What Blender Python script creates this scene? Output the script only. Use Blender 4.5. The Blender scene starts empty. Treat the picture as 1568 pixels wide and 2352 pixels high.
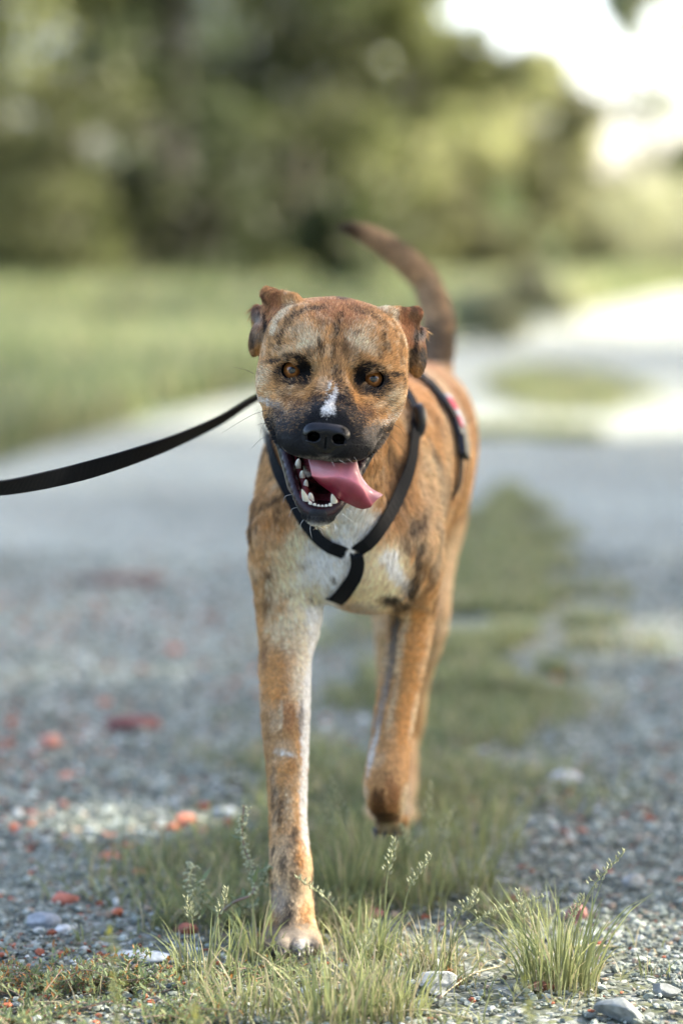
FUR_HEAD, FUR_BODY = 190000, 260000
import bpy, math, random
import numpy as np
from mathutils import Vector, Matrix

# ------------------------------------------------------------------ camera, world, sun, exposure
sc = bpy.context.scene
FOCAL, SENS, CAMH, HORIZ = 0.085, 0.024, 0.76, 560.0
K = SENS / 1568.0 / FOCAL
PITCH = math.atan((1176 - HORIZ) * K)
SP, CP = math.sin(PITCH), math.cos(PITCH)
cam_d = bpy.data.cameras.new('camera')
cam = bpy.data.objects.new('camera', cam_d)
sc.collection.objects.link(cam)
cam.location = (0, 0, CAMH)
cam.rotation_euler = (math.pi / 2 - PITCH, 0, 0)
cam_d.lens = 85
cam_d.sensor_fit = 'HORIZONTAL'
cam_d.sensor_width = 24
cam_d.clip_start = 0.05
cam_d.clip_end = 3000
cam_d.dof.use_dof = True
cam_d.dof.focus_distance = 2.475
cam_d.dof.aperture_fstop = 1.9
sc.camera = cam

SUN_DIR = Vector((0.80, 0.26, 0.60)).normalized()      # towards the sun
world = bpy.data.worlds.new('World')
sc.world = world
world.use_nodes = True
wn = world.node_tree
wn.nodes.clear()
wo = wn.nodes.new('ShaderNodeOutputWorld')
wb = wn.nodes.new('ShaderNodeBackground')
sky = wn.nodes.new('ShaderNodeTexSky')
sky.sky_type = 'NISHITA'
sky.sun_disc = False
sky.sun_elevation = math.asin(SUN_DIR.z)
sky.sun_rotation = math.atan2(SUN_DIR.x, SUN_DIR.y)
sky.air_density = 0.7
sky.dust_density = 4.0
sky.ozone_density = 0.0
wb.inputs['Strength'].default_value = 0.15
wn.links.new(sky.outputs[0], wb.inputs[0])
wn.links.new(wb.outputs[0], wo.inputs[0])
sun_d = bpy.data.lights.new('sun', 'SUN')
sun_d.energy = 2.1
sun_d.angle = math.radians(0.6)
sun_d.color = (1.0, 0.93, 0.80)
sun = bpy.data.objects.new('sun', sun_d)
sun.location = (20, 8, 20)
sun.rotation_euler = SUN_DIR.to_track_quat('Z', 'Y').to_euler()
sc.collection.objects.link(sun)

sc.render.engine = 'CYCLES'
sc.view_settings.view_transform = 'Standard'
sc.view_settings.look = 'None'
sc.view_settings.exposure = 2.7
sc.view_settings.gamma = 1.0
sc.view_settings.use_curve_mapping = False
sc.cycles.use_denoising = True
sc.cycles.max_bounces = 7
sc.cycles.transparent_max_bounces = 8

# ------------------------------------------------------------------ helpers
RNG = np.random.default_rng(7)
COL = sc.collection


def pix(u, v, y):
    """world point at picture position (u, v) on the vertical plane y metres from the camera; also metres per unit"""
    u = np.asarray(u, float); v = np.asarray(v, float); y = np.asarray(y, float)
    a = (u - 784) * K
    b = (1176 - v) * K
    dy = CP + b * SP
    dz = -SP + b * CP
    t = y / dy
    return np.stack([a * t, y + 0 * t, CAMH + dz * t], -1), t * K


def ground(u, v):
    b = (1176 - v) * K
    t = CAMH / (SP - b * CP)
    return np.array([(u - 784) * K * t, (CP + b * SP) * t, 0.0])


def unpix(P):
    x, y, z = P[:, 0], P[:, 1], P[:, 2] - CAMH
    D = y * CP - z * SP
    h = y * SP + z * CP
    return 784 + x / D / K, 1176 - h / D / K


def srgb(r, g, b):
    f = lambda c: (c / 255 / 12.92) if c / 255 <= 0.04045 else ((c / 255 + 0.055) / 1.055) ** 2.4
    return np.array([f(r), f(g), f(b)])


NTAB = np.random.default_rng(99).random(64 * 64 * 64).astype(np.float32)


def vnoise(P, freq, seed=0):
    """value noise from a wrapped table"""
    Q = (P * np.asarray(freq, float) + 512.37 + seed * 7.131).astype(np.float32)
    I = np.floor(Q).astype(np.int32)
    F = Q - I
    F = F * F * (3 - 2 * F)
    x0 = I[:, 0] & 63; x1 = (I[:, 0] + 1) & 63
    y0 = (I[:, 1] & 63) << 6; y1 = ((I[:, 1] + 1) & 63) << 6
    z0 = (I[:, 2] & 63) << 12; z1 = ((I[:, 2] + 1) & 63) << 12
    fx, fy, fz = F[:, 0], F[:, 1], F[:, 2]
    def L(y, z): return NTAB[x0 + y + z] * (1 - fx) + NTAB[x1 + y + z] * fx
    return (L(y0, z0) * (1 - fy) + L(y1, z0) * fy) * (1 - fz) + (L(y0, z1) * (1 - fy) + L(y1, z1) * fy) * fz


def fbm(P, freq, seed=0, octs=3):
    s = 0; a = 1; n = 0
    f = np.asarray(freq, float)
    for o in range(octs):
        s = s + a * vnoise(P, f, seed + o); n += a
        a *= 0.5; f = f * 2.03
    return s / n


def sstep(a, b, x):
    t = np.clip((x - a) / (b - a), 0, 1)
    return t * t * (3 - 2 * t)


def tag(o, label=None, cat=None, group=None, kind=None):
    if label: o['label'] = label
    if cat: o['category'] = cat
    if group: o['group'] = group
    if kind: o['kind'] = kind
    return o


def empty(name, loc=(0, 0, 0), label=None, cat=None, group=None):
    o = bpy.data.objects.new(name, None)
    o.location = loc
    o.empty_display_size = 0.1
    COL.objects.link(o)
    return tag(o, label, cat, group)


def mesh_obj(name, V, F, mat=None, parent=None, smooth=True, color=None, attrs=None, link=True):
    """V (n,3); F: (m,3) or (m,4) array, or a list of such arrays"""
    me = bpy.data.meshes.new(name)
    V = np.asarray(V, np.float32)
    Fs = F if isinstance(F, list) else [F]
    Fs = [np.asarray(f, np.int32) for f in Fs if len(f)]
    idx = np.concatenate([f.ravel() for f in Fs])
    sizes = np.concatenate([np.full(len(f), f.shape[1], np.int32) for f in Fs])
    me.vertices.add(len(V)); me.vertices.foreach_set('co', V.ravel())
    me.loops.add(len(idx)); me.loops.foreach_set('vertex_index', idx)
    me.polygons.add(len(sizes))
    starts = np.concatenate([[0], np.cumsum(sizes)[:-1]]).astype(np.int32)
    me.polygons.foreach_set('loop_start', starts)
    me.polygons.foreach_set('use_smooth', np.full(len(sizes), smooth, bool))
    me.update(calc_edges=True)
    if color is not None:
        a = me.attributes.new('col', 'FLOAT_COLOR', 'POINT')
        c = np.ones((len(V), 4), np.float32); c[:, :3] = color
        a.data.foreach_set('color', c.ravel())
    for k_, arr in (attrs or {}).items():
        a = me.attributes.new(k_, 'FLOAT', 'POINT')
        a.data.foreach_set('value', np.asarray(arr, np.float32))
    if mat: me.materials.append(mat)
    o = bpy.data.objects.new(name, me)
    if link: COL.objects.link(o)
    if parent is not None:
        o.parent = parent
        o.matrix_parent_inverse = Matrix.Translation(-parent.location)
    return o


def mat_new(name):
    m = bpy.data.materials.new(name)
    m.use_nodes = True
    nt = m.node_tree
    b = nt.nodes['Principled BSDF']
    return m, nt, b


def attr_mat(name, rough=0.6, spec=0.5, noise=None, bump=None, coat=0, sheen=0, trans=0, sss=0, scale=60, rough_attr=None):
    """material whose base colour is the object's own colour attribute, with fine grain"""
    m, nt, b = mat_new(name)
    at = nt.nodes.new('ShaderNodeAttribute'); at.attribute_name = 'col'
    out = at.outputs['Color']
    tc = nt.nodes.new('ShaderNodeTexCoord')
    if noise:
        nz = nt.nodes.new('ShaderNodeTexNoise'); nz.inputs['Scale'].default_value = scale; nz.inputs['Detail'].default_value = 4
        nt.links.new(tc.outputs['Object'], nz.inputs['Vector'])
        mp = nt.nodes.new('ShaderNodeMapRange'); mp.inputs[1].default_value = 0.3; mp.inputs[2].default_value = 0.7
        mp.inputs[3].default_value = 1 - noise; mp.inputs[4].default_value = 1 + noise
        nt.links.new(nz.outputs[0], mp.inputs[0])
        mx = nt.nodes.new('ShaderNodeVectorMath'); mx.operation = 'SCALE'
        nt.links.new(out, mx.inputs[0]); nt.links.new(mp.outputs[0], mx.inputs['Scale'])
        out = mx.outputs[0]
        if bump:
            bp = nt.nodes.new('ShaderNodeBump'); bp.inputs['Strength'].default_value = bump; bp.inputs['Distance'].default_value = 0.001
            nt.links.new(nz.outputs[0], bp.inputs['Height']); nt.links.new(bp.outputs[0], b.inputs['Normal'])
    nt.links.new(out, b.inputs['Base Color'])
    b.inputs['Roughness'].default_value = rough
    b.inputs['Specular IOR Level'].default_value = spec
    b.inputs['Coat Weight'].default_value = coat
    b.inputs['Coat Roughness'].default_value = 0.1
    if rough_attr:
        ra = nt.nodes.new('ShaderNodeAttribute'); ra.attribute_name = rough_attr
        nt.links.new(ra.outputs['Fac'], b.inputs['Roughness'])
    if sss:
        b.inputs['Subsurface Weight'].default_value = sss
        b.inputs['Subsurface Radius'].default_value = (0.004, 0.0015, 0.001)
        b.inputs['Subsurface Scale'].default_value = 1.0
    if trans:
        tr = nt.nodes.new('ShaderNodeBsdfTranslucent')
        nt.links.new(out, tr.inputs[0])
        mxs = nt.nodes.new('ShaderNodeMixShader'); mxs.inputs[0].default_value = trans
        nt.links.new(b.outputs[0], mxs.inputs[1]); nt.links.new(tr.outputs[0], mxs.inputs[2])
        nt.links.new(mxs.outputs[0], nt.nodes['Material Output'].inputs['Surface'])
    return m


def flat_mat(name, rgb, rough=0.6, spec=0.5, bump=0.0, scale=200, coat=0, metal=0, var=0.15):
    m, nt, b = mat_new(name)
    tc = nt.nodes.new('ShaderNodeTexCoord')
    nz = nt.nodes.new('ShaderNodeTexNoise'); nz.inputs['Scale'].default_value = scale; nz.inputs['Detail'].default_value = 5
    nt.links.new(tc.outputs['Object'], nz.inputs['Vector'])
    rp = nt.nodes.new('ShaderNodeValToRGB')
    rp.color_ramp.elements[0].position = 0.3; rp.color_ramp.elements[1].position = 0.7
    rp.color_ramp.elements[0].color = (*(np.array(rgb) * (1 - var)), 1)
    rp.color_ramp.elements[1].color = (*np.minimum(np.array(rgb) * (1 + var), 1), 1)
    nt.links.new(nz.outputs[0], rp.inputs[0]); nt.links.new(rp.outputs[0], b.inputs['Base Color'])
    b.inputs['Roughness'].default_value = rough
    b.inputs['Specular IOR Level'].default_value = spec
    b.inputs['Coat Weight'].default_value = coat
    b.inputs['Metallic'].default_value = metal
    if bump:
        bp = nt.nodes.new('ShaderNodeBump'); bp.inputs['Strength'].default_value = bump; bp.inputs['Distance'].default_value = 0.0006
        nt.links.new(nz.outputs[0], bp.inputs['Height']); nt.links.new(bp.outputs[0], b.inputs['Normal'])
    return m

# ------------------------------------------------------------------ implicit surfaces
class Cone:            # round cone
    def __init__(s, p1, r1, p2, r2):
        s.a = np.array(p1, float); s.b = np.array(p2, float); s.r1 = r1; s.r2 = r2
        s.c = (s.a + s.b) / 2; s.R = np.linalg.norm(s.b - s.a) / 2 + max(r1, r2)
    def d(s, P):
        ba = s.b - s.a; l2 = ba @ ba + 1e-12
        pa = P - s.a
        t = np.clip((pa @ ba) / l2, 0, 1)
        return np.linalg.norm(pa - t[:, None] * ba, axis=1) - (s.r1 + (s.r2 - s.r1) * t)


class Ell:
    def __init__(s, c, r, R=None):
        s.c = np.array(c, float); s.r = np.array(r, float); s.M = R; s.R = max(r)
    def d(s, P):
        q = P - s.c
        if s.M is not None: q = q @ s.M
        k0 = np.linalg.norm(q / s.r, axis=1); k1 = np.linalg.norm(q / (s.r ** 2), axis=1) + 1e-9
        return k0 * (k0 - 1) / k1


class Chain:           # smooth tapered tube through control points
    def __init__(s, pts, n=3):
        C = np.array([np.append(p, r) for p, r in pts], float)
        E_ = np.concatenate([[2 * C[0] - C[1]], C, [2 * C[-1] - C[-2]]])
        out = []
        for i in range(1, len(E_) - 2):
            p0, p1, p2, p3 = E_[i - 1:i + 3]
            for j in range(n):
                t = j / n
                out.append(0.5 * (2 * p1 + (p2 - p0) * t + (2 * p0 - 5 * p1 + 4 * p2 - p3) * t * t + (3 * p1 - p0 - 3 * p2 + p3) * t ** 3))
        out.append(C[-1])
        out = np.array(out)
        s.seg = [Cone(a[:3], a[3], b[:3], b[3]) for a, b in zip(out[:-1], out[1:])]
        lo = (out[:, :3] - out[:, 3:]).min(0); hi = (out[:, :3] + out[:, 3:]).max(0)
        s.c = (lo + hi) / 2; s.R = np.linalg.norm(hi - lo) / 2
    def d(s, P):
        cc = (P.min(0) + P.max(0)) / 2; cr = np.linalg.norm(P.max(0) - P.min(0)) / 2
        ub = min(np.linalg.norm(g.c - cc) for g in s.seg) + cr
        D = None
        for g in s.seg:
            if np.linalg.norm(g.c - cc) - cr - g.R > ub: continue
            d = g.d(P)
            if D is None: D = d
            else:
                k = 0.003
                h = np.clip(0.5 + 0.5 * (D - d) / k, 0, 1)
                D = D * (1 - h) + d * h - k * 0.5 * h * (1 - h)
        return D


class Field:
    def __init__(s): s.ops = []
    def add(s, prim, k=0.02): s.ops.append((0, prim, k))
    def sub(s, prim, k=0.004): s.ops.append((1, prim, k))
    def chain(s, pts, k=0.015):
        s.add(Chain(pts), k)
    def d(s, P, cull=None, near=0.03):
        D = np.full(len(P), 10.0)
        if cull is None:
            cc = (P.min(0) + P.max(0)) / 2; cr = np.linalg.norm(P.max(0) - P.min(0)) / 2
        else: cc, cr = cull
        for op, pr, k in s.ops:
            lo = np.linalg.norm(pr.c - cc) - cr - pr.R * 1.02
            if lo > k + near: continue
            d = pr.d(P)
            if op == 0:
                h = np.clip(0.5 + 0.5 * (D - d) / k, 0, 1)
                D = D * (1 - h) + d * h - k * h * (1 - h)
            else:
                h = np.clip(0.5 - 0.5 * (D + d) / k, 0, 1)
                D = D * (1 - h) - d * h + k * h * (1 - h)
        return D
    def big(s, P):
        out = np.empty(len(P))
        for i in range(0, len(P), 6000): out[i:i + 6000] = s.d(P[i:i + 6000])
        return out
    def grad(s, P, e=0.0006):
        g = np.empty_like(P)
        for i in range(0, len(P), 6000):
            Q = P[i:i + 6000]
            for ax in range(3):
                dv = np.zeros(3); dv[ax] = e
                g[i:i + 6000, ax] = s.d(Q + dv) - s.d(Q - dv)
        return g / (np.linalg.norm(g, axis=1)[:, None] + 1e-12)


def axis(lo, hi, fine_lo, fine_hi, cf, cc):
    xs = [lo]
    while xs[-1] < hi:
        x = xs[-1]
        dist = max(fine_lo - x, x - fine_hi, 0)
        xs.append(x + min(cc, cf + dist * 0.06))
    n = (len(xs) - 1 + 3) // 4 * 4
    while len(xs) < n + 1: xs.append(xs[-1] + cc)
    return np.array(xs)


def surface(field, X, Y, Z, B=4, slack=1.25):
    """sparse surface nets on a rectilinear grid"""
    nb = [(len(a) - 1) // B for a in (X, Y, Z)]
    cen = [(a[:-1:B][:n] + a[B::B][:n]) / 2 for a, n in zip((X, Y, Z), nb)]
    siz = [(a[B::B][:n] - a[:-1:B][:n]) for a, n in zip((X, Y, Z), nb)]
    act = []
    for iz in range(nb[2]):
        gx, gy = np.meshgrid(np.arange(nb[0]), np.arange(nb[1]), indexing='ij')
        gx = gx.ravel(); gy = gy.ravel()
        P = np.stack([cen[0][gx], cen[1][gy], np.full(len(gx), cen[2][iz])], -1)
        rad = 0.5 * np.sqrt(siz[0][gx] ** 2 + siz[1][gy] ** 2 + siz[2][iz] ** 2)
        d = np.full(len(P), 10.0)
        # split along y for culling
        od = np.argsort(gy, kind='stable')
        for ch in np.array_split(od, max(1, nb[1] // 6)):
            if len(ch): d[ch] = field.d(P[ch])
        m = np.abs(d) < rad * slack + 0.0005
        act.append(np.stack([gx[m], gy[m], np.full(m.sum(), iz)], -1))
    act = np.concatenate(act)
    off = np.stack(np.meshgrid(*[np.arange(B + 1)] * 3, indexing='ij'), -1).reshape(-1, 3)
    NX, NY, NZ = len(X), len(Y), len(Z)
    vid = []; vpos = []; edges = []
    n1 = B + 1
    key = act[:, 2] // 3 * 100000 + act[:, 1] // 3 * 300 + act[:, 0] // 3
    act = act[np.argsort(key, kind='stable')]
    CH = 40
    for i in range(0, len(act), CH):
        a = act[i:i + CH]
        L = a[:, None, :] * B + off[None]
        P = np.stack([X[L[..., 0]], Y[L[..., 1]], Z[L[..., 2]]], -1)
        D = field.d(P.reshape(-1, 3)).reshape(len(a), n1, n1, n1)
        P = P.reshape(len(a), n1, n1, n1, 3)
        D = np.where(D == 0, 1e-9, D)
        S = D < 0
        cs = np.zeros((len(a), B, B, B), int)
        for dx in (0, 1):
            for dy in (0, 1):
                for dz in (0, 1): cs += S[:, dx:dx + B, dy:dy + B, dz:dz + B]
        m = (cs > 0) & (cs < 8)
        if not m.any(): continue
        bi, cx, cy, cz = np.nonzero(m)
        acc = np.zeros((len(bi), 3)); cnt = np.zeros(len(bi))
        for ax in range(3):
            o1, o2 = [q for q in range(3) if q != ax]
            for p in (0, 1):
                for q in (0, 1):
                    st = [cx.copy(), cy.copy(), cz.copy()]
                    st[o1] = st[o1] + p; st[o2] = st[o2] + q
                    en = [st[0].copy(), st[1].copy(), st[2].copy()]; en[ax] = en[ax] + 1
                    d0 = D[bi, st[0], st[1], st[2]]; d1 = D[bi, en[0], en[1], en[2]]
                    cr = (d0 < 0) != (d1 < 0)
                    t = np.where(cr, d0 / np.where(cr, d0 - d1, 1), 0)[:, None]
                    pt = P[bi, st[0], st[1], st[2]] * (1 - t) + P[bi, en[0], en[1], en[2]] * t
                    acc += pt * cr[:, None]; cnt += cr
        g = a[bi] * B + np.stack([cx, cy, cz], -1)
        vid.append(g[:, 0] + NX * (g[:, 1] + NY * g[:, 2])); vpos.append(acc / cnt[:, None])
        for ax in range(3):
            en = [cx, cy, cz]; e2 = [q + (1 if j == ax else 0) for j, q in enumerate(en)]
            d0 = D[bi, cx, cy, cz]; d1 = D[bi, e2[0], e2[1], e2[2]]
            cr = (d0 < 0) != (d1 < 0)
            gg = g[cr]
            edges.append(np.concatenate([gg, np.full((len(gg), 1), ax), (d0[cr] < 0)[:, None].astype(int)], 1))
    vid = np.concatenate(vid); vpos = np.concatenate(vpos); E = np.concatenate(edges)
    order = np.argsort(vid); vid = vid[order]; vpos = vpos[order]
    quads = []
    st = np.array([1, NX, NX * NY])
    for ax in range(3):
        e = E[E[:, 3] == ax]
        base = e[:, 0] + NX * (e[:, 1] + NY * e[:, 2])
        o1, o2 = [(1, 2), (2, 0), (0, 1)][ax]
        ids = np.stack([base - st[o1] - st[o2], base - st[o2], base, base - st[o1]], -1)
        pos = np.searchsorted(vid, ids)
        pos = np.clip(pos, 0, len(vid) - 1)
        ok = (vid[pos] == ids).all(1)
        q = pos[ok]; fl = e[ok, 4] == 0
        q[fl] = q[fl][:, ::-1]
        quads.append(q)
    quads = np.concatenate(quads)
    for _ in range(2):
        g = field.grad(vpos)
        d = field.big(vpos)
        vpos = vpos - g * np.clip(d, -0.001, 0.001)[:, None] * 0.9
    return vpos, quads

# ------------------------------------------------------------------ the dog: shape
EY = 2.50                                  # distance of the eye plane
_e, KU = pix(764, 860, EY)                 # metres per unit there
KU = float(KU)
C6, S6 = 0.9945, 0.1045


def H(a, b, f):
    """head coordinates (across, down the face, forward) in units -> world"""
    p, s = pix(764 + C6 * a - S6 * b, 860 + S6 * a + C6 * b, EY - f * KU)
    return p


def headco(P):
    u, v = unpix(P)
    dx, dy = u - 764, v - 860
    return C6 * dx + S6 * dy, C6 * dy - S6 * dx, (EY - P[:, 1]) / KU


RH = np.array([[C6, 0, -S6], [0, -1.0, 0], [-S6, 0, -C6]]).T   # columns: across, ... (world)
RH = np.stack([np.array([C6, 0, -S6]), np.array([0, -1.0, 0]), np.array([-S6, 0, -C6])], 1)


def rot_ell(a, b, f, ra, rb, rf, pitch=0.0, yaw=0.0, roll=0.0):
    """ellipsoid in head units; pitch tips its forward axis downwards, yaw turns it outwards"""
    A, Fw, Dn = RH[:, 0], RH[:, 1], RH[:, 2]
    c, s_ = math.cos(pitch), math.sin(pitch)
    F2 = Fw * c + Dn * s_; D2 = Dn * c - Fw * s_
    c, s_ = math.cos(yaw), math.sin(yaw)
    A2 = A * c - F2 * s_; F3 = F2 * c + A * s_
    c, s_ = math.cos(roll), math.sin(roll)
    A3 = A2 * c + D2 * s_; D3 = D2 * c - A2 * s_
    return Ell(H(a, b, f), np.array([ra, rf, rb]) * KU, np.stack([A3, F3, D3], 1))


def B(u, v, y, r):
    p, s = pix(u, v, y)
    return (p, r * float(s))


def Bell(u, v, y, ru, rv, ry, pitch=0.0, yaw=0.0):
    p, s = pix(u, v, y)
    c, sn = math.cos(yaw), math.sin(yaw)
    M = np.stack([np.array([c, -sn, 0]), np.array([sn, c, 0]), np.array([0, 0, 1.0])], 1)
    c, sn = math.cos(pitch), math.sin(pitch)
    Mp = np.stack([np.array([1.0, 0, 0]), np.array([0, c, sn]), np.array([0, -sn, c])], 1)
    return Ell(p, (ru * float(s), ry, rv * float(s)), M @ Mp)


dog = Field()
# trunk
dog.add(Bell(905, 1075, 2.97, 178, 205, 0.27, yaw=0.12), 0.03)
dog.add(Bell(845, 1215, 2.80, 140, 175, 0.16), 0.05)
dog.add(Bell(945, 1010, 3.17, 128, 150, 0.15), 0.05)
dog.chain([B(820, 1040, 2.80, 140), B(905, 985, 2.98, 130), B(955, 950, 3.18, 105)], 0.05)
# chest, shoulders
dog.add(Bell(800, 1240, 2.72, 100, 135, 0.10), 0.04)
dog.add(Cone(*B(690, 1225, 2.675, 82), *B(770, 1300, 2.69, 66)), 0.03)
dog.add(Cone(*B(880, 1230, 2.70, 80), *B(850, 1320, 2.72, 72)), 0.03)
dog.chain([B(728, 1045, 2.80, 112), B(664, 1180, 2.70, 84), B(655, 1290, 2.69, 74)], 0.035)
dog.chain([B(870, 1060, 2.84, 108), B(915, 1200, 2.74, 92), B(930, 1300, 2.74, 82)], 0.035)
# neck
dog.chain([B(790, 1120, 2.78, 140), B(770, 1010, 2.73, 128), B(770, 930, 2.66, 128)], 0.05)
dog.chain([B(770, 960, 2.62, 100), B(790, 1090, 2.62, 84), B(805, 1180, 2.645, 66)], 0.03)
# planted front leg
dog.chain([B(655, 1290, 2.69, 76), B(664, 1410, 2.69, 75), B(656, 1500, 2.675, 60), B(655, 1550, 2.66, 58),
           B(655, 1640, 2.635, 56), B(659, 1760, 2.615, 48), B(661, 1880, 2.595, 43), B(666, 1965, 2.58, 47),
           B(668, 2005, 2.575, 49), B(669, 2060, 2.572, 49), B(670, 2115, 2.562, 52)], 0.012)
dog.add(Cone(*B(620, 1510, 2.70, 26), *B(618, 1545, 2.70, 25)), 0.012)
dog.add(Bell(671, 2152, 2.548, 60, 34, 0.036), 0.012)
for uu, vv, yy, rr in ((617, 2174, 2.532, 22), (650, 2184, 2.508, 24), (687, 2185, 2.506, 24.5), (720, 2175, 2.528, 22)):
    dog.add(Cone(*B(uu, vv - 22, yy + 0.022, rr * .8), *B(uu, vv - 2, yy, rr)), 0.003)
# lifted front leg
dog.chain([B(930, 1300, 2.74, 80), B(946, 1400, 2.77, 56), B(932, 1500, 2.765, 52), B(914, 1597, 2.76, 49),
           B(896, 1715, 2.74, 46), B(888, 1780, 2.72, 50), B(884, 1815, 2.715, 49), B(888, 1848, 2.735, 40),
           B(900, 1874, 2.775, 27)], 0.010)
dog.add(Cone(*B(965, 1400, 2.82, 30), *B(960, 1440, 2.82, 24)), 0.015)
for uu, rr in ((874, 11.5), (892, 13), (911, 13), (927, 11.5)):
    dog.add(Cone(*B(uu, 1882, 2.785, rr), *B(uu, 1908, 2.80, rr * 0.95)), 0.003)
# hind legs
dog.add(Bell(985, 1150, 3.14, 82, 150, 0.11), 0.03)
dog.chain([B(985, 1180, 3.14, 80), B(980, 1340, 3.08, 58), B(985, 1440, 3.05, 44), B(955, 1560, 3.15, 32),
           B(944, 1670, 3.26, 26), B(935, 1700, 3.26, 24), B(932, 1800, 3.20, 24), B(925, 1865, 3.14, 26)], 0.015)
dog.add(Bell(925, 1872, 3.10, 34, 20, 0.04), 0.01)
dog.add(Bell(890, 1180, 3.14, 76, 130, 0.11), 0.03)
dog.chain([B(890, 1200, 3.12, 74), B(893, 1350, 3.08, 54), B(896, 1440, 3.04, 38), B(898, 1560, 3.14, 32),
           B(908, 1690, 3.24, 24), B(885, 1800, 3.18, 23), B(872, 1850, 3.12, 24)], 0.015)
dog.add(Bell(868, 1866, 3.08, 32, 20, 0.04), 0.01)
# tail
dog.chain([B(975, 920, 3.26, 50), B(1000, 850, 3.30, 36), B(1006, 800, 3.32, 34), B(1006, 747, 3.33, 33),
           B(998, 700, 3.33, 31), B(978, 651, 3.33, 28), B(942, 609, 3.32, 27), B(897, 573, 3.31, 23),
           B(858, 549, 3.30, 19), B(820, 533, 3.29, 11), B(796, 528, 3.28, 5)], 0.012)
# head
N_BODY_OPS = len(dog.ops)
dog.add(rot_ell(0, -45, -105, 152, 135, 165), 0.035)
for s in (-1, 1):
    dog.add(rot_ell(s * 86, -80, -82, 74, 72, 92), 0.02)
    dog.add(rot_ell(s * 95, 12, -75, 74, 98, 95), 0.02)
    dog.add(rot_ell(s * 60, -62, 0, 52, 42, 30, pitch=-0.3), 0.022)
    dog.add(rot_ell(s * 64, -38, 26, 36, 18, 17, roll=s * 0.25), 0.014)    # brow
    dog.add(rot_ell(s * 124, 40, -26, 37, 60, 46), 0.02)                     # cheek bone
dog.add(Cone(H(0, 20, 0), 62 * KU, H(0, 122, 150), 52 * KU), 0.02)
dog.add(rot_ell(0, 118, 168, 60, 42, 40), 0.012)
for s in (-1, 1):
    dog.add(Cone(H(s * 70, 66, 18), 40 * KU, H(s * 42, 142, 150), 44 * KU), 0.014)
    dog.add(Cone(H(s * 98, 98, 22), 40 * KU, H(s * 66, 148, 118), 40 * KU), 0.012)
    dog.add(Cone(H(s * 62, 140, 122), 44 * KU, H(s * 26, 154, 168), 40 * KU), 0.012)
    dog.add(rot_ell(s * 94, 2, 0, 36, 30, 27), 0.008)                         # lids
    dog.sub(rot_ell(s * 56, 6, 48, 15, 22, 17, roll=-s * 0.4), 0.014)         # inner eye corner hollow
dog.sub(rot_ell(0, -95, 78, 16, 90, 22, pitch=-0.2), 0.02)                    # forehead furrow
# lower jaw and throat
dog.add(rot_ell(0, 140, -60, 102, 98, 80), 0.02)
for s in (-1, 1):
    dog.chain([(H(s * 124, 108, -20), 22 * KU), (H(s * 107, 148, -5), 18 * KU), (H(s * 88, 190, 25), 15 * KU),
               (H(s * 67, 240, 66), 14 * KU), (H(s * 47, 286, 102), 15 * KU), (H(s * 24, 314, 120), 17 * KU),
               (H(0, 323, 124), 19 * KU)], 0.008)
dog.add(Cone(H(0, 300, 85), 36 * KU, H(0, 200, -40), 66 * KU), 0.014)
for s in (-1, 1): dog.add(Cone(H(s * 84, 180, -20), 25 * KU, H(s * 54, 262, 60), 23 * KU), 0.008)
CAVITY = [Cone(H(0, 264, 126), 38 * KU, H(0, 222, 40), 54 * KU), Cone(H(0, 236, 96), 52 * KU, H(0, 204, -5), 66 * KU)]
for c_ in CAVITY: dog.sub(c_, 0.006)
# ears: folded back
dog.add(rot_ell(-138, -124, -85, 46, 40, 11, yaw=-0.45, roll=-0.6), 0.008)
dog.add(Cone(H(-110, -158, -70), 16 * KU, H(-166, -170, -105), 13 * KU), 0.008)
dog.add(Cone(H(-166, -168, -108), 12 * KU, H(-150, -110, -110), 18 * KU), 0.008)
dog.add(rot_ell(-184, -122, -150, 15, 20, 30), 0.006)
dog.add(rot_ell(-174, -72, -118, 24, 48, 22, roll=0.22), 0.006)
dog.add(rot_ell(150, -122, -85, 42, 38, 11, yaw=0.45, roll=0.6), 0.008)
dog.add(Cone(H(110, -150, -70), 16 * KU, H(172, -160, -105), 12 * KU), 0.008)
dog.add(Cone(H(172, -158, -108), 12 * KU, H(156, -100, -110), 18 * KU), 0.008)
dog.add(rot_ell(186, -112, -150, 15, 18, 30), 0.006)
dog.add(rot_ell(184, -66, -118, 25, 50, 22, roll=-0.15), 0.006)
for s in (-1, 1): dog.sub(rot_ell(s * 29, 148, 222, 16, 13, 46, roll=s * 0.2), 0.002)
# eye openings
EYES = []
for s in (-1, 1):
    EYES.append((H(s * 94.3, -0.5, -7), 26.5 * KU))
    dog.sub(rot_ell(s * 94.3, 0, 22, 26.5, 23.5, 30, roll=s * 0.12), 0.0015)

X = axis(-0.115, 0.20, -0.095, 0.085, 0.00165, 0.0034)
Y = axis(2.37, 3.42, 2.40, 2.585, 0.00165, 0.0045)
Z = axis(-0.02, 0.82, 0.46, 0.715, 0.00165, 0.0040)
DOG_AT = (float(pix(760, 1900, 2.75)[0][0]), 2.75, 0.0)
V, Q = surface(dog, X, Y, Z)

# ------------------------------------------------------------------ the dog: coat colours
TAN = np.array([0.50, 0.285, 0.120]); ORANGE = np.array([0.56, 0.27, 0.085]); CREAM = np.array([0.68, 0.53, 0.34])
WHITE = np.array([0.82, 0.78, 0.70]); RED = np.array([0.31, 0.135, 0.06]); BLACK = np.array([0.0055, 0.0055, 0.006])
DARK = np.array([0.022, 0.016, 0.013]); GREY = np.array([0.20, 0.175, 0.15]); BROWN = np.array([0.16, 0.075, 0.03])
FTAN = np.array([0.46, 0.25, 0.10])
R0 = 0.0
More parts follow.
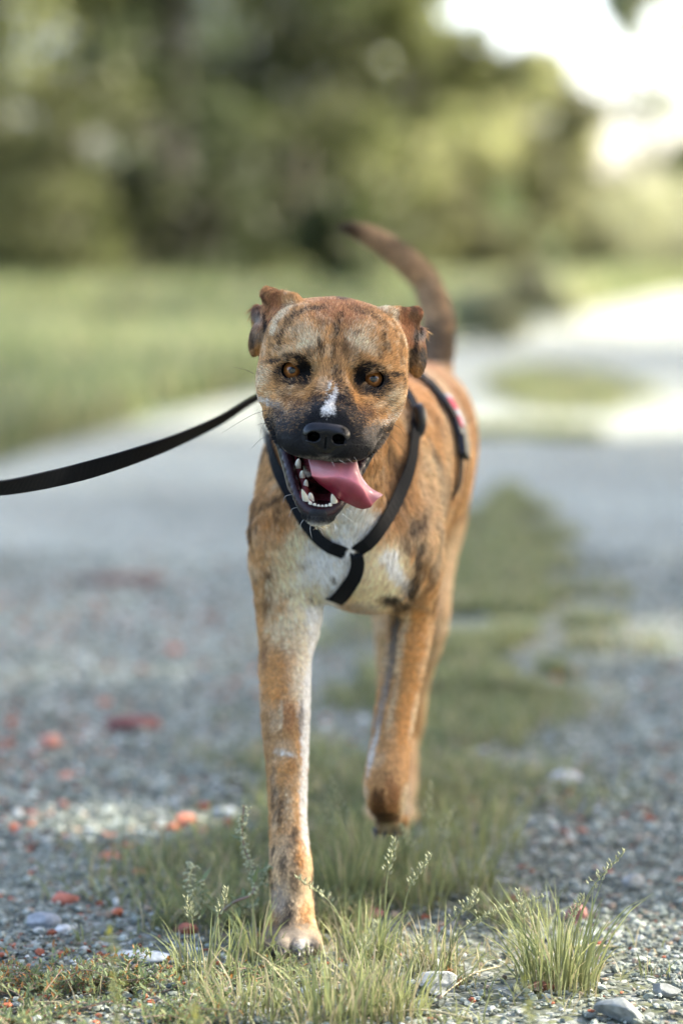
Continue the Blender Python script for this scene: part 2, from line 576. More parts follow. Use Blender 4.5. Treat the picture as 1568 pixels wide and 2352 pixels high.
# (u, v, ru, rv, turn in degrees, colour, strength, softness)
FACE = [
    (780, 715, 75, 42, 6, RED, .75, .7), (788, 780, 30, 60, 6, RED, .35, .8),
    (706, 797, 40, 22, -30, CREAM, .8, 1.0), (827, 794, 40, 20, 32, CREAM, .75, 1.0),
    (700, 770, 30, 34, -10, CREAM, .45, 1.0), (832, 768, 30, 32, 10, CREAM, .4, 1.0),
    (652, 722, 34, 9, -48, CREAM, .8, .9), (630, 760, 16, 9, -70, CREAM, .8, .6),  # cream bands paint in the rim light along the skull's left edge
    (912, 738, 26, 9, 62, CREAM, .95, .6), (933, 788, 26, 8, 80, CREAM, .9, .6), (885, 712, 26, 8, 25, CREAM, .7, .6),  # rim light of the right skull edge, also painted as cream
    (680, 742, 24, 14, -40, TAN, .5, .7),
    # brindle arcs
    (648, 781, 7, 17, 10, DARK, .8, .6), (662, 752, 8, 20, 40, DARK, .65, .6), (684, 727, 20, 7, -25, DARK, .75, .6),
    (724, 713, 26, 6, -5, DARK, .75, .6), (640, 806, 12, 6, 0, DARK, .5, .7),
    (821, 719, 17, 8, 20, DARK, .6, .6), (850, 727, 18, 7, 28, DARK, .6, .6), (872, 745, 8, 16, -30, DARK, .55, .6),
    (878, 780, 6, 22, 0, DARK, .65, .6), (868, 815, 10, 12, 0, DARK, .3, .7),
    (788, 687, 15, 5, 8, DARK, .9, .5), (783, 732, 7, 9, 20, DARK, .7, .6), (774, 760, 7, 22, 4, DARK, .75, .6),
    (768, 775, 6, 20, 4, DARK, .4, .6), (764, 815, 5, 28, 2, DARK, .5, .6), (772, 868, 8, 22, 0, DARK, .6, .6),
    (792, 810, 5, 28, -8, DARK, .35, .7), (742, 812, 4, 26, 6, BROWN, .35, .7),
    (735, 805, 6, 18, -8, DARK, .85, .5), (818, 770, 9, 6, -30, DARK, .5, .6),
    (722, 830, 10, 22, 0, CREAM, .35, .8), (808, 832, 10, 20, 10, CREAM, .3, .8),
    # cheeks
    (608, 870, 22, 34, 10, CREAM, .5, .8), (616, 921, 26, 9, 20, WHITE * .8, .6, .9), (640, 930, 24, 12, 30, GREY, .6, .7),
    (905, 912, 34, 28, -30, CREAM, .6, .8), (893, 962, 38, 14, -38, WHITE * .8, .5, .9), (885, 925, 20, 6, -35, DARK, .5, .7),
    (868, 948, 16, 5, -35, DARK, .5, .7), (925, 880, 5, 22, 10, DARK, .4, .8), (860, 930, 24, 8, -20, CREAM, .5, .8),
    (905, 940, 20, 4, -40, DARK, .45, .7), (650, 900, 26, 12, 20, TAN, .5, .8),
    # reddish sides of the bridge
    (712, 897, 22, 28, 20, ORANGE * .7, .85, .8), (684, 922, 36, 18, 10, BROWN * 1.1, .8, .8),
    (813, 907, 20, 32, -20, ORANGE * .75, .85, .8), (838, 942, 32, 18, 20, BROWN * 1.3, .8, .8),
    (800, 862, 12, 16, 0, ORANGE * .8, .5, .8), (725, 868, 12, 16, 0, ORANGE * .8, .5, .8),
    # around the eyes
    (670, 852, 35, 21, 6, BLACK * 1.5, 1, .4), (704, 851, 16, 25, 8, BLACK, 1, .5), (697, 829, 22, 10, 20, BLACK * 1.3, .9, .6), (712, 818, 14, 14, 0, DARK, .55, .8),
    (634, 832, 22, 7, -12, BLACK * 3, .75, .8), (670, 878, 26, 13, 10, BLACK * 3, .85, .8), (698, 873, 13, 19, 0, BLACK * 2.4, .8, .8),
    (642, 864, 10, 15, -10, BLACK * 2.5, .6, .8), (656, 900, 20, 10, 20, DARK * 1.5, .4, 1), (668, 824, 24, 9, 0, BLACK * 2.4, .7, .7),
    (857, 871, 35, 21, 6, BLACK * 1.5, 1, .4), (823, 866, 14, 25, 4, BLACK, 1, .5), (830, 845, 22, 11, -5, BLACK * 1.3, .9, .6), (818, 834, 12, 14, 0, DARK, .5, .8),
    (900, 862, 24, 7, 0, BLACK * 3, .75, .8), (846, 898, 26, 13, -8, BLACK * 3, .85, .8), (866, 900, 20, 14, -20, BLACK * 3, .6, .9),
    (856, 846, 24, 9, 10, BLACK * 2.4, .7, .7), (884, 885, 22, 14, -20, BLACK * 3, .6, .6), (850, 920, 26, 10, -10, DARK * 1.5, .4, 1),
    # muzzle
    (680, 1020, 60, 34, 12, BLACK * 2.4, 1, .4), (800, 1030, 62, 34, -6, BLACK * 2.6, 1, .35), (652, 1020, 26, 34, -30, BLACK * 3, 1, .4),
    (752, 954, 70, 40, 6, BLACK * 2.8, 1, .8), (733, 920, 20, 32, 12, BLACK * 4, .75, .9), (786, 918, 20, 34, -8, BLACK * 4, .75, .9), (772, 885, 12, 26, 0, DARK, .6, .9), (688, 968, 36, 24, 20, BLACK * 4, .8, .9), (822, 962, 30, 26, -20, BLACK * 4, .8, .9), (664, 950, 26, 16, 20, GREY * .5, .6, 1), (840, 1030, 36, 26, -30, BLACK * 4, .95, .4), (866, 1010, 20, 26, 30, GREY * .5, .85, .5),
    (750, 1004, 90, 58, 6, BLACK * 2.0, 1, .45), (742, 1030, 84, 40, 6, BLACK * 2, 1, .3), (690, 1000, 42, 34, 30, BLACK * 3, .9, .6),
    (650, 985, 28, 36, 0, BLACK * 5, .9, .7), (820, 1000, 36, 40, -30, BLACK * 3.2, .9, .6), (856, 992, 30, 26, -45, GREY * .7, .85, .6),
    (640, 955, 26, 22, 40, BLACK * 5, .75, .6), (690, 950, 30, 18, 20, BLACK * 4, .6, .6),
    (770, 918, 28, 22, 6, BLACK * 3, .85, .5), (735, 935, 20, 20, 20, BLACK * 3, .85, .5), (800, 940, 22, 24, -20, BLACK * 3, .85, .5),
    (628, 985, 12, 40, -20, BLACK * 2.4, .9, .4), (880, 990, 12, 30, 40, BLACK * 3, .8, .5),
    (760, 912, 6, 28, 6, WHITE * .9, 1, .3), (757, 930, 8.5, 22, 5, WHITE * .7, .95, .4), (754, 945, 13, 13, 4, WHITE * .8, .95, .4), (765, 892, 3, 12, 4, WHITE * .8, .7, .4),
    (742, 1050, 60, 7, 3, GREY, .5, .7), (870, 1010, 22, 10, -50, GREY, .5, .7),
]
BODY = [
    (705, 1290, 92, 112, 10, CREAM * 1.15, 1, .6), (700, 1240, 70, 50, 0, CREAM * 1.1, 1, .6), (735, 1320, 76, 106, 0, WHITE * .95, 1, .6), (870, 1310, 92, 104, 0, CREAM * 1.15, 1, .55), (905, 1230, 50, 40, 20, CREAM, .7, .9),
    (800, 1200, 70, 70, 0, CREAM * 1.1, .8, .8),
    (820, 1190, 62, 58, 0, WHITE * .9, .95, .5), (790, 1250, 60, 36, 0, WHITE, .95, .5), (800, 1310, 60, 40, 0, WHITE * .9, .85, .6),
    (690, 1270, 72, 52, 20, CREAM * 1.15, .9, .7), (722, 1300, 52, 70, 0, WHITE * .95, .9, .6), (735, 1280, 42, 42, 0, WHITE, .9, .5),
    (700, 1380, 44, 60, 0, CREAM * 1.2, .85, .6), (645, 1300, 34, 80, 0, CREAM, .5, 1.0),
    (850, 1350, 70, 62, 0, CREAM * 1.15, .95, .6), (870, 1260, 56, 50, 0, CREAM * 1.1, .8, .7), (915, 1300, 20, 52, -35, WHITE * 1.05, 1, .5),
    (895, 1262, 26, 20, -20, WHITE, .9, .6), (935, 1340, 12, 30, 0, GREY * 1.6, .7, .6), (830, 1395, 46, 22, 0, GREY * 2, .7, .7),
    (628, 1200, 34, 50, 10, ORANGE * .9, .5, .8), (905, 1190, 40, 45, 0, TAN, .5, .7),
    # dark flecks on chest and neck
    (957, 1190, 22, 34, 30, DARK * 1.6, .7, .8), (940, 1240, 30, 14, 40, DARK * 1.5, .55, .8), (965, 1260, 10, 50, 5, DARK * 1.4, .7, .7),
    (952, 1340, 12, 40, 10, DARK, .85, .6), (902, 1372, 26, 18, 10, DARK, .85, .6), (925, 1390, 26, 14, -20, DARK * 1.2, .8, .6),
    (762, 1318, 6, 12, 0, DARK * 1.6, .7, .7), (712, 1372, 5, 12, 0, DARK * 1.6, .6, .7), (660, 1360, 12, 8, 0, DARK * 2, .5, .7),
    (690, 1285, 16, 10, 0, GREY, .4, .8), (640, 1170, 10, 26, 0, DARK * 2, .35, .8),
    (900, 1130, 30, 34, 20, DARK * 2, .45, .9), (880, 1090, 26, 20, 0, DARK * 2, .4, .9), (700, 1130, 24, 30, 0, ORANGE * .8, .5, .8),
]
LEG1 = [   # planted leg
    (706, 1400, 56, 100, 5, WHITE * .9, .95, .7), (672, 1430, 50, 70, 0, CREAM * 1.1, .8, .9), (700, 1560, 26, 90, 0, WHITE * .85, .9, .5), (712, 1480, 28, 110, 3, WHITE * .95, .95, .5), (704, 1640, 16, 150, 1, WHITE * .95, .95, .35), (698, 1850, 12, 120, -1, WHITE * .9, .9, .4),
    (692, 1480, 16, 80, 0, CREAM, .7, .6), (680, 1560, 14, 60, 0, CREAM, .6, .6),
    (632, 1560, 32, 70, 0, ORANGE, .9, .6), (690, 1645, 6, 44, 2, GREY * 1.1, .8, .5), (662, 1640, 15, 38, 2, BROWN * 2.1, .75, .6),
    (646, 1640, 4, 40, 0, CREAM, .7, .6), (655, 1728, 30, 6, 12, WHITE, .85, .5), (652, 1765, 26, 34, 0, ORANGE, .5, .7),
    (645, 1860, 6, 40, 6, DARK * 1.4, .6, .6), (628, 1800, 7, 60, 0, DARK * 2, .45, .7), (664, 1850, 14, 60, 0, CREAM, .35, .8),
    (668, 1930, 8, 26, 10, DARK * 1.6, .5, .7), (650, 1985, 10, 34, 0, DARK * 1.5, .65, .7), (676, 2020, 12, 30, 0, DARK * 1.6, .6, .7),
    (690, 1960, 14, 40, 0, ORANGE, .6, .7), (640, 2060, 20, 40, 0, GREY * 1.7, .6, .7), (664, 2090, 14, 24, 0, DARK * 1.5, .65, .7),
    (700, 2095, 16, 30, 0, ORANGE * .8, .6, .7), (665, 2165, 84, 44, 0, (.33, .27, .20), 1, .5), (698, 2180, 20, 24, 0, WHITE * .7, .9, .5), (634, 2182, 4, 24, 0, DARK, .9, .5), (668, 2186, 4, 26, 0, DARK, .9, .5), (704, 2182, 4, 24, 0, DARK, .9, .5), (640, 2195, 60, 8, 0, DARK, .6, .6), (655, 2120, 30, 20, 0, DARK * 2, .45, .9),  # dark gaps between the toes are shade painted into the fur
    (640, 2180, 40, 20, 0, GREY * 1.5, .3, .7), (607, 1500, 10, 40, 0, BROWN * 1.4, .6, .7),
]
LEG2 = [   # lifted leg
    (908, 1440, 9, 50, 8, DARK * 2, .8, .7), (898, 1520, 9, 100, 8, GREY * .9, .85, .7), (878, 1620, 9, 90, 12, GREY * 1.5, .85, .7),
    (858, 1720, 8, 60, 12, WHITE * .7, .9, .5), (925, 1470, 8, 80, 12, CREAM, .8, .5), (905, 1600, 8, 80, 12, CREAM, .6, .6),
    (950, 1480, 26, 120, 10, ORANGE, .9, .6), (930, 1640, 24, 90, 12, ORANGE, .9, .6), (950, 1640, 8, 60, 10, CREAM, .6, .6),
    (868, 1850, 24, 44, 0, BROWN * .75, .95, .6), (900, 1830, 18, 50, 0, BROWN * 2, .8, .6), (880, 1880, 40, 18, 0, BROWN * .5, .8, .6),  # brown wrist; its dark underside has shading painted in
    (932, 1830, 14, 40, 10, CREAM, .85, .5), (838, 1820, 9, 26, 0, CREAM * .9, .8, .5), (900, 1905, 40, 14, 0, CREAM, .9, .5),
]


EARS = [(612, 740, 6, 34, -4, DARK, .85, .6), (590, 762, 15, 24, 0, GREY * .8 + TAN * .2, .6, .9), (598, 798, 15, 18, 0, ORANGE * .8, .8, .7), (582, 770, 5, 26, 0, DARK, .5, .8),  # dark strip beside the fold paints its shade into the fur
        (640, 700, 22, 20, 0, RED * 1.1, .6, .9), (618, 690, 8, 22, 0, BROWN, .6, .8), (640, 760, 14, 26, 0, TAN, .5, .9),
        (955, 778, 6, 30, 4, DARK, .85, .6), (968, 812, 11, 22, 0, GREY * .6, .8, .8), (950, 850, 16, 18, 0, ORANGE * .8, .8, .7), (930, 745, 20, 24, 0, RED * 1.1, .6, .9), (958, 735, 6, 20, 0, BROWN, .6, .8)]  # right ear: fold shade painted as a dark strip too


def dabs(col, u, v, L, wob, sel, dith=None):
    for (cu, cv, ru, rv, deg, c, st, so) in L:
        if c is DARK and L is FACE: ru, rv, st, so = ru * 1.3, rv * 1.2, st * .8, .95
        t = math.radians(deg)
        dx = u - cu; dy = v - cv
        R = 2.0 * max(ru, rv)
        m = sel & (np.abs(dx) < R) & (np.abs(dy) < R)
        if not m.any(): continue
        x = dx[m] * math.cos(t) + dy[m] * math.sin(t); y = -dx[m] * math.sin(t) + dy[m] * math.cos(t)
        r = np.sqrt((x / ru) ** 2 + (y / rv) ** 2) + wob[m] * (0.25 + 0.6 * so)
        w = (1 - sstep(1 - so * 0.75, 1 + so * 0.45, r)) * st
        if dith is not None: w = w * 0.4 + 0.6 * (w > dith[m])
        col[m] = col[m] * (1 - w[:, None]) + np.asarray(c) * w[:, None]
    return col


def coat(P, grain=1.0):
    u, v = unpix(P)
    y = P[:, 1]; z = P[:, 2]
    a, b, f = headco(P)
    n = len(P)
    nz1 = fbm(P, 40, 3, 3); nz2 = fbm(P, 160, 11, 2); nz3 = fbm(P, (30, 70, 12), 23, 3)
    fine = fbm(P, (700, 700, 260), 31, 2)
    wob = (fbm(P, (260, 260, 120), 41, 3) - 0.5) * 1.3 + (fine - 0.5) * 0.8
    head = (f > -150) & (b < 345) & (np.abs(a) < 215) & (b > -215) & (y < 2.66)
    head &= ~((b > 150) & (f < -40))
    col = TAN[None] * (0.75 + 0.5 * nz1)[:, None]
    # body brindle: thin vertical dark stripes, stronger on the back
    up = sstep(0.25, 0.50, z)
    st = sstep(0.56, 0.66, nz3) * (0.25 + 0.5 * up)
    col = col * (1 - st[:, None]) + DARK * 1.6 * st[:, None]
    fl = sstep(0.62, 0.72, fbm(P, (130, 130, 55), 67, 2)) * 0.5 * sstep(.30, .42, z)
    col = col * (1 - fl[:, None]) + DARK * 1.6 * fl[:, None]
    gl = sstep(0.55, 0.70, fbm(P, (60, 60, 26), 69, 2)) * 0.35
    col = col * (1 - gl[:, None]) + CREAM * gl[:, None]
    rd = sstep(0.45, 0.62, z) * sstep(2.7, 2.9, y) * 0.55
    col = col * (1 - rd[:, None]) + RED * 1.35 * rd[:, None]
    # pale belly and inner legs
    flk = (fbm(P, (12, 10, 8), 77, 2))
    pl = sstep(0.52, 0.68, flk) * 0.45
    col = col * (1 - pl[:, None]) + CREAM * pl[:, None]
    body = ~head
    dith = RNG.random(n) if grain > 0.5 else None
    lg = body & (z < 0.42) & (y > 2.95)
    wl = sstep(0.45, 0.3, z) * lg
    col = col * (1 - wl[:, None] * .75) + (TAN * 1.15 * (1 - nz1[:, None]) + CREAM * nz1[:, None]) * wl[:, None] * .75
    # tail
    tb = (y > 3.22) & (z > 0.60)
    col[tb] = np.array([0.38, 0.255, 0.150]) * (0.7 + 0.6 * nz1[tb])[:, None]
    tl = body & (y > 3.22) & (z > 0.60)
    ts = sstep(0.42, 0.58, fbm(P, (22, 22, 26), 91, 2)) * tl * 0.6
    tip = sstep(860, 805, u) * tl
    ts = np.maximum(ts, tip * 0.95)
    col = col * (1 - ts[:, None]) + DARK * 1.2 * ts[:, None]
    col = dabs(col, u, v, BODY, wob, body & (y < 2.9) & (z > 0.30), dith)
    l1 = body & (u < 745) & (v > 1380) & (y < 2.85)
    l2 = body & (u > 790) & (v > 1400) & (y < 2.90)
    br = sstep(0.5, 0.62, fbm(P, (90, 90, 34), 55, 3)) * l1 * sstep(1700, 1950, v) * 0.75
    col = col * (1 - br[:, None]) + DARK * 1.5 * br[:, None]
    col = dabs(col, u, v, LEG1, wob, l1, dith)
    col = dabs(col, u, v, LEG2, wob, l2, dith)
    # face
    hc = FTAN * (0.78 + 0.5 * nz1)[:, None] * np.array([1, 1, 1])
    sb = sstep(0.55, 0.68, nz2) * 0.35
    hc = hc * (1 - sb[:, None]) + CREAM * sb[:, None]
    sb = sstep(0.62, 0.74, fbm(P, 120, 63, 2)) * 0.4
    hc = hc * (1 - sb[:, None]) + DARK * sb[:, None]
    hw = head.astype(float)
    col = np.where(head[:, None], hc, col)
    front = head & (f > -150)
    col = dabs(col, u, v, FACE, wob * 0.5, front & ((np.abs(a) < 178)), dith)
    # ears
    ear = head & (b < 25) & (f < -45) & (np.abs(a) > 120)
    ew = sstep(118, 150, np.abs(a)) * ear
    ec = RED[None] * (0.7 + 0.8 * nz1)[:, None]
    lobe = sstep(-100, -80, b)
    es = sstep(.5, .62, nz2) * .5
    ec = ec * (1 - es[:, None]) + TAN * .9 * es[:, None]
    es = sstep(.52, .62, fbm(P, (120, 60, 60), 71, 2)) * .6
    ec = ec * (1 - es[:, None]) + DARK * es[:, None]
    ec = ec * (1 - lobe[:, None]) + (TAN * .8 * (1 - nz2[:, None]) + DARK * 2 * nz2[:, None]) * lobe[:, None]
    gf = np.exp(-(((np.abs(a) - 186) / 16) ** 2 + ((b + 116) / 16) ** 2)) * ear
    ec = ec * (1 - gf[:, None]) + np.array([.27, .23, .19]) * gf[:, None]
    col = col * (1 - ew[:, None]) + ec * ew[:, None]
    for L_ in (EARS,): col = dabs(col, u, v, L_, wob * .5, ear, dith)
    # lower jaw
    jaw = head & (b > 128) & (f > -60)
    up_lip = 198 - 0.0075 * np.maximum(np.abs(a) - 40, 0) ** 2
    jz = jaw & (b > up_lip + 3)
    col[jz] = BLACK * 1.2
    fr = jz & (b > 324 + wob * 6)
    col[fr] = (BLACK * 3 + (WHITE * .75) * sstep(326, 346, b)[:, None])[fr]
    # single hairs
    g = (RNG.random(n) - 0.5)
    lumi = 1 + grain * (0.85 * g + 0.6 * (fine - 0.5))
    col = col * np.clip(lumi, 0.3, 1.9)[:, None]
    return np.clip(col, 0.004, 0.85), jz & ~fr, head


def cav_d(P): return np.minimum(CAVITY[0].d(P), CAVITY[1].d(P))


vcol, skin, vhead = coat(V, 0.25)
hm = vhead
cd = np.full(len(V), 1.0)
a_, b_, f_ = headco(V)
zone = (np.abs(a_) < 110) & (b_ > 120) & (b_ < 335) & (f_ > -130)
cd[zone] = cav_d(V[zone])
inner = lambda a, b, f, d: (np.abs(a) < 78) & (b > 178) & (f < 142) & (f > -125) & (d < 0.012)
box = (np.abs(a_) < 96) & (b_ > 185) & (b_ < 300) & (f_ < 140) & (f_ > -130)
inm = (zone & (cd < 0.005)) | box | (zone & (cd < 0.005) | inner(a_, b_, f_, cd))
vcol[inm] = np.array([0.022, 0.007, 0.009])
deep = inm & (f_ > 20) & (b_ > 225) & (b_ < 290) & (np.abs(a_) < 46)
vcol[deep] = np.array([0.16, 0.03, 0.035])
eyer = np.minimum(np.linalg.norm(V - EYES[0][0], axis=1), np.linalg.norm(V - EYES[1][0], axis=1))
lid = hm & (eyer < 33 * KU)
vcol[lid] = BLACK * 0.8
nose_c = H(0, 143, 190)
rough = np.full(len(V), 0.75)
bare = inm | skin | lid
rough[skin] = 0.35; rough[inm] = 0.18; rough[lid] = 0.3
m_skin = attr_mat('dog_skin', rough=0.7, spec=0.28, rough_attr='wet', noise=0.25, bump=0.5, scale=700)
dog_root = empty('dog', DOG_AT, 'brindle tan and white dog walking towards the viewer with its tongue out', 'dog')
nf = np.where(bare[:, None], vcol, vcol * 0.6)  # skin under fur darkened to stand for shade between the hairs
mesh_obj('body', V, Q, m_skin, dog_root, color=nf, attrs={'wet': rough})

# ------------------------------------------------------------------ the dog: fur
def make_fur(n_head, n_body):
    A = V[Q[:, 0]]; Bq = V[Q[:, 1]]; Cq = V[Q[:, 2]]; Dq = V[Q[:, 3]]
    area = 0.5 * np.linalg.norm(np.cross(Cq - A, Dq - Bq), axis=1)
    nb = bare[Q].any(1)
    hq = vhead[Q[:, 0]]
    cen = (A + Cq) / 2
    nq = np.cross(Cq - A, Dq - Bq); nq /= np.linalg.norm(nq, axis=1)[:, None] + 1e-12
    toc = np.array([0, 0, CAMH]) - cen; toc /= np.linalg.norm(toc, axis=1)[:, None]
    face = np.clip((nq * toc).sum(1) + 0.45, 0.10, 1)
    out = []
    for sel, n in ((hq, n_head), (~hq, n_body)):
        w = area * sel * (~nb) * face
        if not sel[0:].any(): continue
        w = w * np.where(sel & (cen[:, 1] > 2.95), 0.5, 1)
        idx = RNG.choice(len(Q), n, p=w / w.sum())
        r = RNG.random((n, 2))
        P = (A[idx] * ((1 - r[:, 0]) * (1 - r[:, 1]))[:, None] + Bq[idx] * (r[:, 0] * (1 - r[:, 1]))[:, None] +
             Cq[idx] * (r[:, 0] * r[:, 1])[:, None] + Dq[idx] * ((1 - r[:, 0]) * r[:, 1])[:, None])
        out.append((P, nq[idx]))
    P = np.concatenate([o[0] for o in out]); N = np.concatenate([o[1] for o in out])
    col, sk, head = coat(P, 1.0)
    a, b, f = headco(P)
    u, v = unpix(P)
    n = len(P)
    # combing direction
    d_body = np.stack([0 * a, np.full(n, 0.8), np.full(n, -0.7)], -1)
    low = sstep(0.42, 0.30, P[:, 2])
    d_body = d_body * (1 - low[:, None]) + np.array([0, 0.25, -1.0]) * low[:, None]
    chest = sstep(2.76, 2.66, P[:, 1]) * sstep(0.30, 0.42, P[:, 2])
    d_body = d_body * (1 - chest[:, None]) + np.array([0, -0.05, -1.0]) * chest[:, None]
    side = (P[:, 0] - pix(790, 1250, 2.72)[0][0])
    d_body[:, 0] += chest * -side * 4
    tl = (P[:, 1] > 3.2) & (P[:, 2] > 0.60)
    d_body[tl] = np.array([-0.5, 0, 0.8])
    N0 = H(0, 60, 70)
    dh = P - N0
    dh /= np.linalg.norm(dh, axis=1)[:, None]
    dh = dh + np.array([0, 0.5, 0.0])
    side_a = np.sign(a)
    ear = head & (f < -55) & (np.abs(a) > 135)
    dh[ear] = np.array([0, 0.1, -1.0]) + np.stack([side_a[ear] * 0.4, 0 * a[ear], 0 * a[ear]], -1)
    mz = head & (b > 60) & (f > 60)
    dm = np.stack([side_a * 0.5 * np.minimum(np.abs(a) / 60, 1), np.full(n, 0.6), np.where(b > 150, -0.9, -0.2)], -1)
    dh[mz] = dm[mz]
    chin = head & (b > 300)
    dh[chin] = np.stack([side_a * 0.4 * np.minimum(np.abs(a) / 40, 1), np.full(n, 0.2), np.full(n, -1.0)], -1)[chin]
    D = np.where(head[:, None], dh, d_body)
    D = D + RNG.normal(0, 0.14, (n, 3)) + (np.stack([fbm(P, 60, 101 + i, 2) for i in range(3)], -1) - 0.5) * 0.55
    D -= N * (D * N).sum(1)[:, None]
    D /= np.linalg.norm(D, axis=1)[:, None] + 1e-9
    L = np.where(head, 0.0060, 0.0085)
    L = np.where(mz, 0.0042, L)
    L = np.where(chin, 0.0055, L)
    L = np.where(~head, L + 0.005 * chest - 0.004 * low, L)
    L = np.where(tl, 0.015, L)
    er = np.minimum(np.linalg.norm(P - EYES[0][0], axis=1), np.linalg.norm(P - EYES[1][0], axis=1))
    L = np.where(er < 60 * KU, 0.0015 + 0.005 * sstep(32 * KU, 60 * KU, er), L)
    L = np.where(ear, 0.0055, L)
    nd = np.linalg.norm((P - nose_c) @ RH / (np.array([56, 40, 42]) * KU), axis=1)
    L = L * RNG.uniform(0.65, 1.2, n)
    keep = (nd > 1.0) & ~sk & (er > 33 * KU)
    hd = np.full(n, 1.0); zz = (np.abs(a) < 110) & (b > 120) & (b < 335) & (f > -130); hd[zz] = cav_d(P[zz]); keep &= ~((np.abs(a) < 96) & (b > 190) & (b < 300) & (f < 140) & (f > -130)) & (hd > 0.004) & ~(zz & inner(a, b, f, hd))
    paw = ((v > 2120) & (u < 745)) | ((v > 1865) & (u > 800) & (P[:, 1] < 2.9))
    L = np.where(paw, L * 0.5, L)
    lift = np.where(head, 0.25, 0.22)
    lift = np.where(chin, 0.35, lift) * RNG.uniform(0.5, 1.5, n)
    S = np.linspace(0, 1, 4)
    pts = np.empty((n, 4, 3))
    for i, s_ in enumerate(S):
        up_ = lift * (s_ - 0.42 * s_ ** 2)
        pts[:, i] = P - N * 0.0004 + (D * (s_ ** 1.0)[..., None] + N * up_[:, None]) * L[:, None]
    wd = np.where(head, 0.00027, 0.00036) * RNG.uniform(0.7, 1.3, n)
    wd = np.where(P[:, 1] > 2.9, wd * 1.8, wd)
    rad = wd[:, None] * np.array([0.85, 1.0, 0.75, 0.15])
    pts = pts[keep]; rad = rad[keep]; col = col[keep]; n = len(pts)
    cu = bpy.data.hair_curves.new('fur')
    cu.add_curves([4] * n)
    cu.attributes['position'].data.foreach_set('vector', pts.astype(np.float32).ravel())
    ra = cu.attributes.get('radius') or cu.attributes.new('radius', 'FLOAT', 'POINT')
    ra.data.foreach_set('value', rad.astype(np.float32).ravel())
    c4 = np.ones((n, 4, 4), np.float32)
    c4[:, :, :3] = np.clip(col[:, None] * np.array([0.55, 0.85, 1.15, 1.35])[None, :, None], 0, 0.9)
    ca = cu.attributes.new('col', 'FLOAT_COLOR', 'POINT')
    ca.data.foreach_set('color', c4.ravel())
    m = attr_mat('fur_hair', rough=0.55, spec=0.12)
    cu.materials.append(m)
    o = bpy.data.objects.new('fur', cu)
    COL.objects.link(o)
    o.parent = dog_root; o.matrix_parent_inverse = Matrix.Translation(-dog_root.location)
    return o


fur = make_fur(FUR_HEAD, FUR_BODY)

# ------------------------------------------------------------------ the dog: nose, eyes, teeth, tongue, whiskers
def tube(pts, rad, n=8, cap=True):
    P = np.array(pts, float); m = len(P)
    rad = np.broadcast_to(np.asarray(rad, float), (m,))
    T = np.gradient(P, axis=0); T /= np.linalg.norm(T, axis=1)[:, None] + 1e-12
    up = np.array([0.1, 0.2, 1.0]) if abs(T[0][2]) < 0.9 else np.array([1.0, 0.1, 0])
    A = np.cross(T, up); A /= np.linalg.norm(A, axis=1)[:, None] + 1e-12
    Bn = np.cross(T, A)
    th = np.linspace(0, 2 * np.pi, n, endpoint=False)
    Vt = P[:, None] + rad[:, None, None] * (A[:, None] * np.cos(th)[None, :, None] + Bn[:, None] * np.sin(th)[None, :, None])
    i = np.arange(m - 1)[:, None] * n; j = np.arange(n)[None]; j2 = (j + 1) % n
    Fq = np.stack([i + j, i + j2, i + n + j2, i + n + j], -1).reshape(-1, 4)
    Vt = Vt.reshape(-1, 3)
    if cap:
        Vt = np.concatenate([Vt, P[:1], P[-1:]])
        k = np.arange(n); c0 = m * n
        F3 = np.concatenate([np.stack([k, np.full(n, c0), (k + 1) % n], -1)[:, ::-1],
                             np.stack([(m - 1) * n + k, np.full(n, c0 + 1), (m - 1) * n + (k + 1) % n], -1)])
        F3 = F3[:, [0, 1, 2]]
        return Vt, [Fq, F3]
    return Vt, [Fq]


def joinm(parts):
    Vs, F4, F3, off = [], [], [], 0
    for v_, fs in parts:
        Vs.append(v_)
        for f_ in fs:
            (F4 if f_.shape[1] == 4 else F3).append(f_ + off)
        off += len(v_)
    r = []
    if F4: r.append(np.concatenate(F4))
    if F3: r.append(np.concatenate(F3))
    return np.concatenate(Vs), r


def spline(pts, n):
    C = np.array(pts, float)
    E_ = np.concatenate([[2 * C[0] - C[1]], C, [2 * C[-1] - C[-2]]])
    t = np.linspace(0, len(C) - 1, n)
    i = np.minimum(t.astype(int), len(C) - 2); f = (t - i)[:, None]
    p0, p1, p2, p3 = E_[i], E_[i + 1], E_[i + 2], E_[i + 3]
    return 0.5 * (2 * p1 + (p2 - p0) * f + (2 * p0 - 5 * p1 + 4 * p2 - p3) * f ** 2 + (3 * p1 - p0 - 3 * p2 + p3) * f ** 3)


def HU(u, v, f):
    return pix(u, v, EY - f * KU)[0]


nose = Field()
nose.add(rot_ell(0, 130, 194, 50, 24, 28), 0.004)
for s in (-1, 1): nose.add(rot_ell(s * 30, 142, 198, 24, 25, 22), 0.006)
nose.add(rot_ell(0, 160, 192, 33, 24, 24), 0.006)
for s in (-1, 1):
    nose.sub(rot_ell(s * 29, 147, 220, 14.5, 11.5, 40, roll=s * 0.2), 0.0015)
    nose.sub(Cone(H(s * 30, 150, 222), 6 * KU, H(s * 52, 150, 200), 4.5 * KU), 0.002)
nose.sub(rot_ell(0, 168, 219, 2.2, 24, 9), 0.0015)
nc = H(0, 143, 195)
ax = [np.arange(c_ - 0.032, c_ + 0.032, 0.0007)[:89] for c_ in nc]
NV, NQ = surface(nose, *ax)
m_nose, nt, nb_ = mat_new('nose_leather')
tc = nt.nodes.new('ShaderNodeTexCoord'); vo = nt.nodes.new('ShaderNodeTexVoronoi'); vo.inputs['Scale'].default_value = 900
bp = nt.nodes.new('ShaderNodeBump'); bp.inputs['Strength'].default_value = 0.25; bp.inputs['Distance'].default_value = 0.0003
